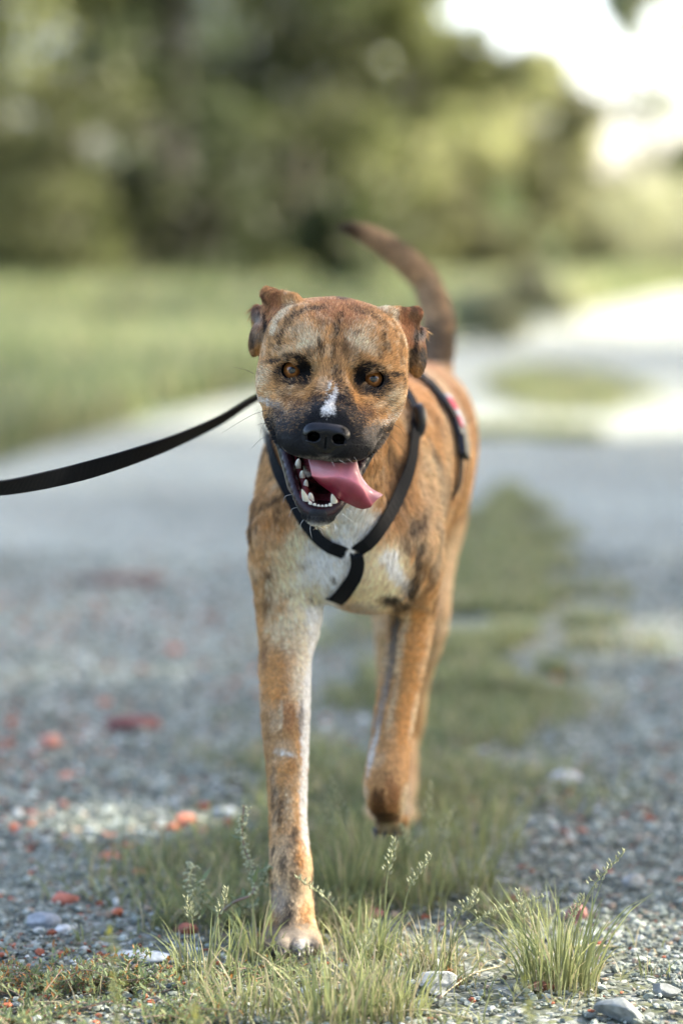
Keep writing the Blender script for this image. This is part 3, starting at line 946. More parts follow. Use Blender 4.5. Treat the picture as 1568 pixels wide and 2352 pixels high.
nt.links.new(tc.outputs['Object'], vo.inputs['Vector']); nt.links.new(vo.outputs['Distance'], bp.inputs['Height'])
nt.links.new(bp.outputs[0], nb_.inputs['Normal'])
nb_.inputs['Base Color'].default_value = (0.004, 0.004, 0.005, 1); nb_.inputs['Roughness'].default_value = 0.27
nb_.inputs['Specular IOR Level'].default_value = 0.35
mesh_obj('nose', NV, NQ, m_nose, dog_root)

# eyes
m_eye = attr_mat('eye_gloss', rough=0.25, spec=0.5, coat=1.0)
m_eye.node_tree.nodes['Principled BSDF'].inputs['Coat IOR'].default_value = 1.6
m_eye.node_tree.nodes['Principled BSDF'].inputs['Coat Roughness'].default_value = 0.02
m_wet = flat_mat('wet_black_skin', (0.004, 0.004, 0.004), rough=0.22, spec=0.5, bump=0.4, scale=900)
for (c_, r_), s in zip(EYES, (-1, 1)):
    nu, nv = 48, 40
    th = np.linspace(0, np.pi * 0.62, nv); ph = np.linspace(0, 2 * np.pi, nu, endpoint=False)
    look = np.array([0.0, 0, CAMH]) - c_; look /= np.linalg.norm(look)
    look = look + np.array([0, 0, -0.02]); look /= np.linalg.norm(look)
    X1 = np.cross(look, [0, 0, 1.0]); X1 /= np.linalg.norm(X1); X2 = np.cross(X1, look)
    TH, PH = np.meshgrid(th, ph, indexing='ij')
    corn = 1 + 0.05 * np.exp(-(TH / 0.55) ** 4)
    Pn = c_ + r_ * 1.02 * corn[..., None] * (np.cos(TH)[..., None] * look + np.sin(TH)[..., None] * (np.cos(PH)[..., None] * X1 + np.sin(PH)[..., None] * X2))
    Fi = []
    for i in range(nv - 1):
        j = np.arange(nu); Fi.append(np.stack([i * nu + j, (i + 1) * nu + j, (i + 1) * nu + (j + 1) % nu, i * nu + (j + 1) % nu], -1))
    tt = TH.ravel(); pp = PH.ravel()
    iris = np.array([0.34, 0.125, 0.030])
    rad_ = 0.75 + 0.5 * vnoise(np.stack([np.cos(pp) * 9, np.sin(pp) * 9, tt * 3], -1), 1, 5)
    cc_ = iris[None] * rad_[:, None] * (1.25 - 0.5 * sstep(0.3, 0.72, tt))[:, None]
    cc_ = cc_ * (1 - sstep(0.72, 0.82, tt))[:, None] + np.array([0.006, 0.004, 0.004]) * sstep(0.72, 0.82, tt)[:, None]
    cc_ = cc_ * sstep(0.25, 0.34, tt)[:, None] + 0.002
    mesh_obj('eye', Pn.reshape(-1, 3), np.concatenate(Fi)[:, ::-1], m_eye, dog_root, color=cc_)
    t = np.linspace(0, 2 * np.pi, 41)
    rim = []
    for q in t:
        a_r, b_r = 26.0 * math.cos(q), 22.6 * math.sin(q)
        ro = s * 0.12
        a2 = a_r * math.cos(ro) - b_r * math.sin(ro); b2 = a_r * math.sin(ro) + b_r * math.cos(ro)
        ff = -7 + math.sqrt(max(31 ** 2 - a2 ** 2 - b2 ** 2, 9))
        rim.append(H(s * 94.3 + a2, b2, ff))
    v_, f_ = tube(rim, 3.0 * KU, 8, False)
    mesh_obj('eyelid', v_, f_, m_wet, dog_root)

# teeth, gum
m_tooth = flat_mat('tooth_enamel', (0.80, 0.77, 0.66), rough=0.2, spec=0.5, var=0.05, coat=0.4)
m_gum = flat_mat('gum', (0.16, 0.03, 0.035), rough=0.2, spec=0.6, bump=0.3, scale=300)
gum = spline([HU(672, 1045, 30), HU(684, 1078, 48), HU(698, 1112, 72), HU(702, 1140, 100), HU(714, 1160, 112), HU(736, 1168, 116),
              HU(758, 1164, 114), HU(772, 1150, 104), HU(786, 1120, 76)], 40)
v_, f_ = tube(gum, 8.5 * KU, 10)
mesh_obj('gum', v_, f_, m_gum, dog_root)


def tooth(bu, bv, bf, tu, tv, tf, r, flat=0.8, pw=0.55):
    p0 = HU(bu, bv + 2, bf + 6); p1 = HU(tu, tv - 3, tf + 10); r = r * 1.12
    ax_ = p1 - p0; L_ = np.linalg.norm(ax_); ax_ /= L_
    A = np.cross(ax_, [0, 1, 0.0]); A /= np.linalg.norm(A); B2 = np.cross(ax_, A)
    nr, ns = 9, 12
    Vt = []
    for i in range(nr):
        s_ = i / (nr - 1)
        rr = r * KU * (1 - s_ ** 2.2) ** pw if s_ < 1 else 0.0
        rr = max(rr, r * KU * 0.04)
        for j in range(ns):
            q = 2 * math.pi * j / ns
            Vt.append(p0 + ax_ * L_ * (s_ * 1.25 - 0.25) + (A * math.cos(q) * rr + B2 * math.sin(q) * rr * flat))
    Ft = [[i * ns + j, i * ns + (j + 1) % ns, (i + 1) * ns + (j + 1) % ns, (i + 1) * ns + j] for i in range(nr - 1) for j in range(ns)]
    mesh_obj('tooth', Vt, np.array(Ft), m_tooth, dog_root)


tooth(704, 1150, 112, 693, 1126, 144, 7.6, pw=0.8)
tooth(768, 1154, 112, 762, 1137, 138, 7.8, pw=0.8)
tooth(714, 1146, 96, 712, 1134, 108, 7)
for uu, vv, r_ in ((713, 1159, 5.3), (722.5, 1163, 5), (731.5, 1166, 4.6), (740, 1167, 4.6), (748.5, 1166, 4.8), (757.5, 1163, 5.2)):
    tooth(uu, vv + 1, 120, uu + (uu - 736) * 0.03, vv - 5, 125, r_ * .95, 0.7, 0.4)
tooth(684, 1070, 46, 686, 1056, 62, 7.2, 0.7, 0.5)
tooth(694, 1096, 58, 694, 1083, 74, 6.6, 0.7, 0.5)
tooth(702, 1114, 74, 703, 1104, 86, 5.4, 0.7, 0.5)

# tongue: a thick sheet that leaves the mouth, folds over the lip and curls at its edge
nT, nS = 44, 18
Tc = spline([HU(703, 1040, 70), HU(735, 1038, 95), HU(775, 1040, 108), HU(812, 1046, 112), HU(826, 1088, 128), HU(848, 1119, 138), HU(880, 1137, 140)], nT)
Ec = spline([HU(716, 1092, 128), HU(745, 1096, 150), HU(776, 1094, 164), HU(806, 1102, 170), HU(830, 1119, 168), HU(844, 1142, 160), HU(854, 1160, 150)], nT)
Lc = spline([HU(720, 1096, 118), HU(736, 1112, 112), HU(757, 1128, 118), HU(777, 1144, 126), HU(800, 1157, 132), HU(828, 1168, 136), HU(852, 1164, 146)], nT)
rows = []; cols_ = []
top_c = np.array([0.34, 0.125, 0.14]); und_c = np.array([0.21, 0.012, 0.028]); rim_c = np.array([0.72, 0.20, 0.22])
s_ = np.linspace(0, 1, nS)
tt = np.linspace(0, 1, nT)
for q in s_:
    bul = math.sin(q * math.pi) * 14 * KU * (1 - 0.6 * tt)
    sag = np.exp(-((tt - 0.45 + .08 * q) / 0.05) ** 2) * 9 * KU * (1 - q * 0.8)          # middle groove
    p = Tc * (1 - q) + Ec * q
    p = p + np.stack([0 * tt, -bul + sag, 0.4 * bul], -1)
    rows.append(p); cols_.append(np.repeat(((top_c * (1 - q ** 4) + rim_c * q ** 4))[None], nT, 0))
for q in s_[1:]:
    bul = math.sin(min(q * 1.0, 1) * math.pi) * 13 * KU * np.sin(np.pi * np.clip(tt * 1.02, 0, 1)) ** 0.7
    p = Ec * (1 - q) + Lc * q
    p = p + np.stack([0 * tt, -bul, -0.15 * bul], -1)
    w = math.exp(-q * 9)
    str_ = 0.8 + 0.4 * vnoise(np.stack([tt * 26, tt * 0 + q * 2.0, 0 * tt], -1), 1, 9)
    rows.append(p); cols_.append((und_c * (1 - w) + rim_c * w)[None] * str_[:, None])
R_ = np.array(rows); C_ = np.array(cols_)
mR = len(R_)
ii, jj = np.meshgrid(np.arange(mR - 1), np.arange(nT - 1), indexing='ij')
Ft = np.stack([ii * nT + jj, ii * nT + jj + 1, (ii + 1) * nT + jj + 1, (ii + 1) * nT + jj], -1).reshape(-1, 4)
m_tong = attr_mat('tongue_flesh', rough=0.3, spec=0.5, noise=0.12, bump=0.5, scale=1400, sss=0.2, coat=0.3)
tg = mesh_obj('tongue', R_.reshape(-1, 3), Ft, m_tong, dog_root, color=C_.reshape(-1, 3))
md = tg.modifiers.new('thickness', 'SOLIDIFY'); md.thickness = 3.6 * KU; md.offset = 0
md = tg.modifiers.new('smooth', 'SUBSURF'); md.levels = 1; md.render_levels = 1
v_, f_ = tube(spline([HU(730, 1070, 0), HU(745, 1070, 50), HU(762, 1066, 95), HU(775, 1052, 100)], 14), np.linspace(40, 34, 14) * KU, 16)
mesh_obj('tongue_root', v_, f_, m_gum, dog_root)

# whiskers
m_whisk = flat_mat('whisker_dark', (0.03, 0.03, 0.03), rough=0.4)
m_whiskw = flat_mat('whisker_pale', (0.7, 0.68, 0.62), rough=0.4)
WH = [((618, 940, 20), (575, 955, 40), (508, 995, 50), 0), ((625, 950, 30), (600, 985, 60), (598, 1018, 70), 0), ((635, 970, 40), (605, 972, 70), (588, 977, 80), 0),
      ((650, 1000, 80), (605, 1005, 110), (577, 1030, 120), 0), ((633, 1010, 60), (615, 1035, 80), (612, 1056, 90), 0), ((640, 1015, 60), (622, 1040, 80), (620, 1068, 90), 0),
      ((583, 858, -20), (560, 848, 10), (528, 842, 30), 0), ((862, 985, 60), (893, 1000, 80), (926, 1030, 80), 0), ((850, 1000, 80), (890, 1015, 100), (893, 1070, 100), 0),
      ((905, 975, 0), (920, 985, 30), (930, 1005, 30), 0), ((840, 1012, 90), (858, 1050, 110), (856, 1072, 110), 0), ((830, 1045, 110), (845, 1060, 130), (848, 1050, 130), 0),
      ((770, 1052, 180), (785, 1060, 192), (796, 1066, 195), 1), ((786, 1045, 170), (800, 1055, 185), (812, 1066, 190), 1), ((760, 1055, 180), (765, 1066, 192), (768, 1071, 195), 1),
      ((800, 1040, 160), (815, 1052, 178), (820, 1062, 182), 1),
      ((700, 1190, 120), (690, 1205, 135), (694, 1222, 140), 1), ((715, 1200, 125), (712, 1216, 138), (716, 1236, 140), 1), ((735, 1203, 130), (738, 1220, 140), (744, 1232, 140), 1),
      ((748, 1203, 130), (752, 1222, 140), (748, 1230, 140), 1), ((765, 1198, 125), (770, 1215, 138), (764, 1235, 140), 1), ((785, 1180, 115), (805, 1195, 130), (816, 1205, 130), 1),
      ((683, 1165, 105), (670, 1170, 120), (664, 1188, 125), 1), ((672, 1135, 90), (655, 1140, 110), (650, 1155, 115), 1), ((795, 1168, 110), (806, 1176, 120), (810, 1190, 120), 1)]
for p0, p1, p2, w in WH:
    v_, f_ = tube(spline([HU(*p0), HU(*p1), HU(*p2)], 12), np.linspace(0.00028, 0.00008, 12), 4)
    mesh_obj('whisker', v_, f_, m_whiskw if w else m_whisk, dog_root)

# claws of the standing paw
m_claw = flat_mat('claw_horn', (0.03, 0.026, 0.024), rough=0.35)
for uu, vv, yy in ((624, 2188, 2.514), (651, 2197, 2.492), (685, 2198, 2.490), (714, 2188, 2.510), (862, 1915, 2.79), (884, 1918, 2.79), (908, 1918, 2.79)):
    c_, s2 = pix(uu, vv, yy)
    v_, f_ = tube(spline([c_ + [0, .006, .003], c_ + [0, -.002, 0.001], c_ + [0, -.008, -.006]], 7), np.linspace(0.0038, 0.0008, 7), 8)
    mesh_obj('claw', v_, f_, m_claw, dog_root)

# ------------------------------------------------------------------ harness and leash
body_f = Field(); body_f.ops = dog.ops[:N_BODY_OPS]


def trace(u, v):
    """where the line of sight meets the dog's trunk"""
    n = len(u)
    d, _ = pix(u, v, 1.0)
    O = np.array([0, 0, CAMH]); dv = d - O; dv /= np.linalg.norm(dv, axis=1)[:, None]
    t = np.full(n, 2.3)
    for _ in range(60):
        P = O + dv * t[:, None]
        dd = body_f.d(P, near=9.0)
        t = np.minimum(t + dd * 0.8, 3.6)
    return O + dv * t[:, None]


def ribbon(P, N, w, th=0.0018, edge=True):
    """webbing along P, facing N, w wide"""
    P = np.asarray(P); m = len(P)
    T = np.gradient(P, axis=0); T /= np.linalg.norm(T, axis=1)[:, None]
    S = np.cross(N, T); S /= np.linalg.norm(S, axis=1)[:, None]
    N = np.cross(T, S)
    w = np.broadcast_to(np.asarray(w, float), (m,))
    prof = [(-.5, -.5), (-.5, .3), (-.44, .5), (.44, .5), (.5, .3), (.5, -.5)]
    Vt = np.stack([P + S * (w * a_)[:, None] + N * th * b_ for a_, b_ in prof], 1).reshape(-1, 3)
    n = len(prof)
    i = np.arange(m - 1)[:, None] * n; j = np.arange(n)[None]; j2 = (j + 1) % n
    Fq = np.stack([i + j, i + n + j, i + n + j2, i + j2], -1).reshape(-1, 4)
    caps = np.array([[0, 1, 2, 3], [0, 3, 4, 5]])
    return Vt, [Fq, caps, (caps + (m - 1) * n)[:, ::-1]]


m_web, nt, b = mat_new('black_webbing')
tc = nt.nodes.new('ShaderNodeTexCoord'); wv = nt.nodes.new('ShaderNodeTexWave'); wv.inputs['Scale'].default_value = 300; wv.inputs['Distortion'].default_value = 1.5
nt.links.new(tc.outputs['Object'], wv.inputs['Vector'])
bp = nt.nodes.new('ShaderNodeBump'); bp.inputs['Strength'].default_value = 0.4; bp.inputs['Distance'].default_value = 0.0005
nt.links.new(wv.outputs['Fac'], bp.inputs['Height']); nt.links.new(bp.outputs[0], b.inputs['Normal'])
b.inputs['Base Color'].default_value = (0.004, 0.005, 0.0065, 1); b.inputs['Roughness'].default_value = 0.65
b.inputs['Specular IOR Level'].default_value = 0.12
harness = empty('harness', DOG_AT, 'black webbing harness with red and grey side patch worn by the dog', 'dog harness')


def strap(pts, w, off=0.0075, extra=None):
    q = spline([(a, b_, 0) for a, b_ in pts], 40)
    P = trace(q[:, 0], q[:, 1])
    for _ in range(3): P[1:-1] = (P[:-2] + P[1:-1] * 2 + P[2:]) / 4
    N = body_f.grad(P, 0.006)
    for _ in range(6): N[1:-1] = (N[:-2] + N[1:-1] + N[2:]) / 3
    fade = np.clip(np.minimum(np.arange(40), 39 - np.arange(40)) / 3.0, 0.15, 1)
    P = P + N * (off * fade)[:, None]
    ww = np.interp(np.linspace(0, 1, 40), np.linspace(0, 1, len(w)), w) * 0.00062
    v_, f_ = ribbon(P, N, ww)
    o = mesh_obj('strap', v_, f_, m_web, harness, smooth=False)
    return P, N


strap([(905, 880), (930, 915), (946, 950), (942, 1010), (934, 1070), (918, 1120), (893, 1168), (862, 1215), (845, 1238), (816, 1268)], [28, 24, 23, 23, 25, 27, 27, 24])
strap([(600, 940), (618, 985), (632, 1030), (646, 1085), (664, 1130), (690, 1180), (722, 1217), (748, 1242), (794, 1272)], [16, 18, 21, 23, 24, 24])
Pc, Nc = strap([(816, 1268), (819, 1292), (813, 1318), (803, 1335), (786, 1360), (764, 1380)], [22, 25, 27, 28, 28], off=0.006)
Ps, Ns = strap([(935, 850), (962, 870), (990, 892), (1018, 935), (1040, 978), (1047, 1030), (1046, 1085), (1036, 1150)], [34, 34, 32, 32, 30, 22, 20, 18], off=0.006)
# slider and side patch
c_ = trace(np.array([946.0]), np.array([962.0]))[0] + np.array([0.006, -0.016, 0])
from_c = [c_ + np.array(q) * 0.001 for q in ((-3, 0, 17), (2, -1, 10), (3, -2, 0), (2, -1, -10), (-4, 1, -18))]
v_, f_ = tube(spline(from_c, 14), np.concatenate([[0.003], np.full(12, 0.0072), [0.003]]), 10)
m_plast = flat_mat('black_plastic', (0.006, 0.0065, 0.008), rough=0.35)
mesh_obj('slider', v_, f_, m_plast, harness)
k0, k1 = 15, 27
v_, f_ = ribbon(Ps[k0:k1] + Ns[k0:k1] * 0.004, Ns[k0:k1], 0.027, 0.005)
mesh_obj('patch', v_, f_, m_plast, harness, smooth=False)
m_red = flat_mat('red_fabric', (0.55, 0.03, 0.07), rough=0.6, var=0.25, scale=300)
m_grey = flat_mat('reflective_grey', (0.42, 0.43, 0.45), rough=0.35, var=0.4, scale=400)
S_ = np.cross(Ns, np.gradient(Ps, axis=0)); S_ /= np.linalg.norm(S_, axis=1)[:, None]
for a_, b_, sd, w_, mt_ in ((16, 20, -.1, .015, m_red), (19, 24, .0, .014, m_grey), (15, 17, .0, .016, m_grey), (21, 25, -.40, .009, m_red)):
    v_, f_ = ribbon(Ps[a_:b_] + Ns[a_:b_] * 0.0072 + S_[a_:b_] * 0.02 * sd, Ns[a_:b_], w_, 0.0012)
    mesh_obj('patch_stripe', v_, f_, mt_, harness, smooth=False)
c_ = Ps[28] + Ns[28] * 0.004
v_, f_ = ribbon(Ps[26:31] + Ns[26:31] * 0.005, Ns[26:31], 0.022, 0.007)
mesh_obj('buckle', v_, f_, m_plast, harness, smooth=False)

LP = [(690, 880, 2.90, 20), (630, 898, 2.86, 14), (580, 920, 2.80, 13), (500, 968, 2.72, 19), (400, 1014, 2.63, 27), (300, 1050, 2.55, 35), (200, 1080, 2.48, 40),
      (100, 1104, 2.42, 38), (0, 1121, 2.36, 32), (-110, 1124, 2.30, 28), (-260, 1105, 2.2, 26)]
q = spline([p[:3] for p in LP], 90)
wpx = np.interp(np.linspace(0, 1, 90), np.linspace(0, 1, len(LP)), [p[3] for p in LP])
P_, sc_ = pix(q[:, 0], q[:, 1], q[:, 2])
WD = 0.0195
cosv = np.clip(wpx * sc_ / WD, 0.2, 0.99)
T = np.gradient(P_, axis=0); T /= np.linalg.norm(T, axis=1)[:, None]
view = P_ - np.array([0, 0, CAMH]); view /= np.linalg.norm(view, axis=1)[:, None]
side = np.cross(T, view); side /= np.linalg.norm(side, axis=1)[:, None]
dep = np.cross(side, T)
Nn = -dep * cosv[:, None] + side * np.sqrt(1 - cosv ** 2)[:, None]
v_, f_ = ribbon(P_, Nn, WD, 0.0022)
leash = mesh_obj('leash', v_, f_, m_web, None, smooth=False)
tag(leash, 'long black webbing leash sagging from the harness out past the left edge', 'leash')

# ------------------------------------------------------------------ ground, road and median
def cmat_ground(name, cols, scale, rough=0.9, bump=0.6, big=(0.3, 0.6), bigscale=0.8):
    m, nt, b = mat_new(name)
    tc = nt.nodes.new('ShaderNodeTexCoord')
    vo = nt.nodes.new('ShaderNodeTexVoronoi'); vo.inputs['Scale'].default_value = scale
    nt.links.new(tc.outputs['Object'], vo.inputs['Vector'])
    sx = nt.nodes.new('ShaderNodeSeparateColor'); nt.links.new(vo.outputs['Color'], sx.inputs[0])
    rp = nt.nodes.new('ShaderNodeValToRGB'); rp.color_ramp.interpolation = 'CONSTANT'
    el = rp.color_ramp.elements
    el[0].position = 0; el[0].color = (*cols[0][1], 1); el[1].position = cols[1][0]; el[1].color = (*cols[1][1], 1)
    for p, c in cols[2:]:
        e = el.new(p); e.color = (*c, 1)
    nt.links.new(sx.outputs[0], rp.inputs[0])
    nz = nt.nodes.new('ShaderNodeTexNoise'); nz.inputs['Scale'].default_value = bigscale; nz.inputs['Detail'].default_value = 6
    nt.links.new(tc.outputs['Object'], nz.inputs['Vector'])
    mr = nt.nodes.new('ShaderNodeMapRange'); mr.inputs[1].default_value = 0.3; mr.inputs[2].default_value = 0.7
    mr.inputs[3].default_value = 0.75; mr.inputs[4].default_value = 1.25
    nt.links.new(nz.outputs[0], mr.inputs[0])
    sc_ = nt.nodes.new('ShaderNodeVectorMath'); sc_.operation = 'SCALE'
    nt.links.new(rp.outputs[0], sc_.inputs[0]); nt.links.new(mr.outputs[0], sc_.inputs['Scale'])
    nt.links.new(sc_.outputs[0], b.inputs['Base Color'])
    b.inputs['Roughness'].default_value = rough
    b.inputs['Specular IOR Level'].default_value = 0.25
    vb = nt.nodes.new('ShaderNodeTexVoronoi'); vb.inputs['Scale'].default_value = scale * 1.0
    nt.links.new(tc.outputs['Object'], vb.inputs['Vector'])
    bp = nt.nodes.new('ShaderNodeBump'); bp.inputs['Strength'].default_value = bump; bp.inputs['Distance'].default_value = 0.5 / scale; bp.invert = True
    nt.links.new(vb.outputs['Distance'], bp.inputs['Height']); nt.links.new(bp.outputs[0], b.inputs['Normal'])
    return m


m_gravel = cmat_ground('gravel_road', [(0, (.12, .135, .11)), (.2, (.22, .245, .20)), (.42, (.31, .335, .28)), (.62, (.19, .21, .17)), (.78, (.38, .40, .34)), (.93, (.29, .19, .13)), (.97, (.48, .48, .42))], 90)
m_field = cmat_ground('field_grass', [(0, (.075, .11, .065)), (.3, (.095, .135, .075)), (.6, (.12, .155, .09)), (.85, (.17, .19, .10))], 12, bigscale=0.35)
m_soil = cmat_ground('median_soil', [(0, (.10, .11, .08)), (.3, (.15, .16, .12)), (.5, (.13, .14, .075)), (.7, (.22, .23, .20)), (.9,(.3,.31,.27))], 110)


def grid_sheet(name, x0, x1, y0, y1, nx, ny, z, mat, relief=0.0):
    x = np.linspace(x0, x1, nx); y = np.linspace(y0, y1, ny)
    Xg, Yg = np.meshgrid(x, y, indexing='ij')
    P = np.stack([Xg.ravel(), Yg.ravel(), np.zeros(nx * ny)], -1)
    P[:, 2] = z + relief * (fbm(P, 2.2, 5, 3) - 0.5)
    i, j = np.meshgrid(np.arange(nx - 1), np.arange(ny - 1), indexing='ij')
    F = np.stack([i * ny + j, (i + 1) * ny + j, (i + 1) * ny + j + 1, i * ny + j + 1], -1).reshape(-1, 4)
    return mesh_obj(name, P, F, mat)


tag(grid_sheet('ground', -700, 700, -60, 1400, 40, 40, -0.012, m_field), kind='structure')


def strip(name, L, R, z, mat, n=60):
    L = spline([(a, b_, 0) for a, b_ in L], n); R = spline([(a, b_, 0) for a, b_ in R], n)
    P = np.concatenate([L, R]); P[:, 2] = z
    i = np.arange(n - 1)
    F = np.stack([i, i + n, i + n + 1, i + 1], -1)
    return mesh_obj(name, P, F, mat)


edgeL = [(-2.0, -8), (-1.75, 0), (-1.5, 5), (-1.15, 8.8), (-.45, 12.5), (1.0, 19.5), (5.2, 38), (12, 60)]
edgeR = [(3.2, -8), (3.1, 0), (3.2, 5), (3.5, 9), (4.2, 14), (6.4, 22), (12, 38), (19, 60)]
tag(strip('gravel_road', edgeL, edgeR, -0.006, m_gravel), kind='structure')


def med_c(y):
    return np.interp(y, [0, 2.4, 3, 4, 5, 6.6, 12.5, 20], [-.06, -.02, .0, .20, .31, .43, 1.1, 2.6])


def med_w(y):
    return np.interp(y, [0, 2.2, 2.6, 3, 4, 5.5, 6.6, 7.2, 8.5, 12.5, 20], [.5, .42, .30, .25, .30, .27, .17, .06, .0, .0, .0])


ys = np.linspace(-4, 7.4, 40)
wj = 1 + 0.35 * (vnoise(np.stack([ys * 0, ys, ys * 0], -1), 2.5, 3) - 0.5)
tag(strip('grass_median', [(med_c(a) - med_w(a) * w_, a) for a, w_ in zip(ys, wj)], [(med_c(a) + med_w(a) * w_, a) for a, w_ in zip(ys, wj[::-1])], -0.001, m_soil, 120), kind='structure')

# ------------------------------------------------------------------ stones
ICO = None
def ico():
    t = (1 + 5 ** .5) / 2
    v_ = np.array([(-1, t, 0), (1, t, 0), (-1, -t, 0), (1, -t, 0), (0, -1, t), (0, 1, t), (0, -1, -t), (0, 1, -t), (t, 0, -1), (t, 0, 1), (-t, 0, -1), (-t, 0, 1)]) / math.sqrt(1 + t * t)
    f_ = np.array([(0, 11, 5), (0, 5, 1), (0, 1, 7), (0, 7, 10), (0, 10, 11), (1, 5, 9), (5, 11, 4), (11, 10, 2), (10, 7, 6), (7, 1, 8), (3, 9, 4), (3, 4, 2), (3, 2, 6), (3, 6, 8), (3, 8, 9), (4, 9, 5), (2, 4, 11), (6, 2, 10), (8, 6, 7), (9, 8, 1)])
    return v_, f_


IV, IF_ = ico()


def stones(P, size, col, name, mat, flat=(0.45, 0.8)):
    n = len(P)
    q = RNG.normal(size=(n, 4)); q /= np.linalg.norm(q, axis=1)[:, None]
    w, x, y, z = q.T
    R = np.stack([1 - 2 * (y * y + z * z), 2 * (x * y - z * w), 2 * (x * z + y * w), 2 * (x * y + z * w), 1 - 2 * (x * x + z * z), 2 * (y * z - x * w),
                  2 * (x * z - y * w), 2 * (y * z + x * w), 1 - 2 * (x * x + y * y)], -1).reshape(n, 3, 3)
    sc_ = np.stack([RNG.uniform(.8, 1.3, n), RNG.uniform(.6, 1.0, n), RNG.uniform(.45, .85, n)], -1)
    Vt = IV[None] * sc_[:, None] * (1 + RNG.uniform(-.22, .22, (n, 12, 1)))
    Vt = np.einsum('nij,nkj->nki', R, Vt)
    Vt[:, :, 2] *= RNG.uniform(*flat, n)[:, None]
    Vt = Vt * size[:, None, None] * 0.5 + P[:, None]
    F = (IF_[None] + (np.arange(n) * 12)[:, None, None]).reshape(-1, 3)
    return mesh_obj(name, Vt.reshape(-1, 3), F, mat, smooth=False, color=np.repeat(col, 12, 0))


m_stone = attr_mat('stone', rough=0.8, spec=0.3, noise=0.28, bump=0.4, scale=320)
G1 = np.array([.20, .225, .185]); G2 = np.array([.31, .335, .285]); G3 = np.array([.12, .135, .115]); GW = np.array([.50, .51, .46]); BRICK = np.array([.33, .10, .05]); GB = np.array([.24, .19, .14])


def scatter_gravel(n, y0, y1, s0, s1, name):
    t = RNG.random(n)
    y = 1 / (1 / y0 + t * (1 / y1 - 1 / y0))                    # denser near the lens
    xw = 0.16 * y + 0.16
    x = RNG.uniform(-1, 1, n) * xw
    med = np.abs(x - med_c(y)) / (med_w(y) * 1.05)
    nzm = fbm(np.stack([x, y, 0 * x], -1), 5, 8, 3)
    keep = (med > 0.9 + 0.5 * (nzm - 0.5)) | (RNG.random(n) < 0.33)
    x, y = x[keep], y[keep]; n = len(x)
    s = s0 * np.exp(RNG.random(n) ** 2.2 * math.log(s1 / s0))
    P = np.stack([x, y, s * 0.12 + RNG.uniform(-.001, .003, n)], -1)
    r = RNG.random(n)
    base = np.where(r[:, None] < .42, G1, np.where(r[:, None] < .68, G2, np.where(r[:, None] < .86, G3, np.where(r[:, None] < .92, GW, GB))))
    left = sstep(0.05, -0.3, x) * sstep(6.5, 4.5, y)
    br = RNG.random(n) < (0.02 + 0.13 * left * sstep(.42, .62, fbm(P, 3, 17, 2)))
    base = np.where(br[:, None], BRICK * RNG.uniform(.7, 1.5, (n, 1)), base)
    base = base * RNG.uniform(.75, 1.25, (n, 1))
    return tag(stones(P, s, base, name, m_stone), kind='stuff')


scatter_gravel(42000, 1.95, 3.1, .004, .0145, 'gravel')
scatter_gravel(22000, 3.0, 6.0, .007, .022, 'gravel')

# ------------------------------------------------------------------ grass blades
m_grass = attr_mat('grass_blade', rough=0.5, spec=0.3, trans=0.42)


def blades(base, height, lean, width, col0, col1, S=4, bend=1.0, face=None):
    """ribbons: base (n,3), height (n), lean (n,2) sideways reach at the tip, width (n)"""
    n = len(base)
    s = np.linspace(0, 1, S + 1)
    dirh = lean / (np.linalg.norm(lean, axis=1)[:, None] + 1e-9)
    az = RNG.uniform(0, 2 * np.pi, n) if face is None else face
    sd = np.stack([np.cos(az), np.sin(az), 0 * az], -1)
    C = np.empty((n, S + 1, 3))
    for i, t in enumerate(s):
        C[:, i, 0:2] = base[:, 0:2] + lean * (t ** (1 + bend))[..., None]
        C[:, i, 2] = base[:, 2] + height * (t - 0.25 * bend * t ** 3 * np.minimum(np.linalg.norm(lean, axis=1) / (height + 1e-6), 1.5))
    wv = width[:, None] * (np.array([0.75, 1, .85, .55, .0]) if S == 4 else np.interp(s, [0, .3, .7, 1], [.75, 1, .7, 0]))[None]
    L = C - sd[:, None] * wv[..., None] * .5; R = C + sd[:, None] * wv[..., None] * .5
    L = L[:, :]; Vt = np.stack([L, R], 2).reshape(n, -1, 3)
    m = 2 * (S + 1)
    k = np.arange(S) * 2
    F = np.stack([k, k + 1, k + 3, k + 2], -1)
    F = (F[None] + (np.arange(n) * m)[:, None, None]).reshape(-1, 4)
    cc = col0[:, None] * (1 - s)[None, :, None] + col1[:, None] * s[None, :, None]
    cc = np.repeat(cc, 2, axis=1)
    return Vt.reshape(-1, 3), F, cc.reshape(-1, 3)


GR = np.array([.165, .212, .098]); GY = np.array([.34, .365, .15]); GS = np.array([.45, .39, .24]); GO = np.array([.21, .225, .10])


def gcols(n, dry=0.15, young=0.4):
    r = RNG.random(n)[:, None]
    tip = np.where(r < dry, GS, np.where(r < dry + young, GY, GR)) * RNG.uniform(.75, 1.3, (n, 1))
    bs = np.where(r < dry, GS * .8, GO) * RNG.uniform(.7, 1.2, (n, 1))
    return bs, tip


def blade_stuff(name, x, y, h0, h1, wd, lean, S=3, dry=.15, young=.4, z=0.0):
    n = len(x)
    base = np.stack([x, y, np.full(n, z) - 0.004], -1)
    h = RNG.uniform(h0, h1, n)
    ln = RNG.normal(0, 1, (n, 2)) * (h * lean)[:, None]
    b0, b1 = gcols(n, dry, young)
    v_, f_, c_ = blades(base, h, ln, wd * RNG.uniform(.6, 1.3, n), b0, b1, S)
    o = mesh_obj(name, v_, f_, m_grass, color=c_)
    return tag(o, kind='stuff')


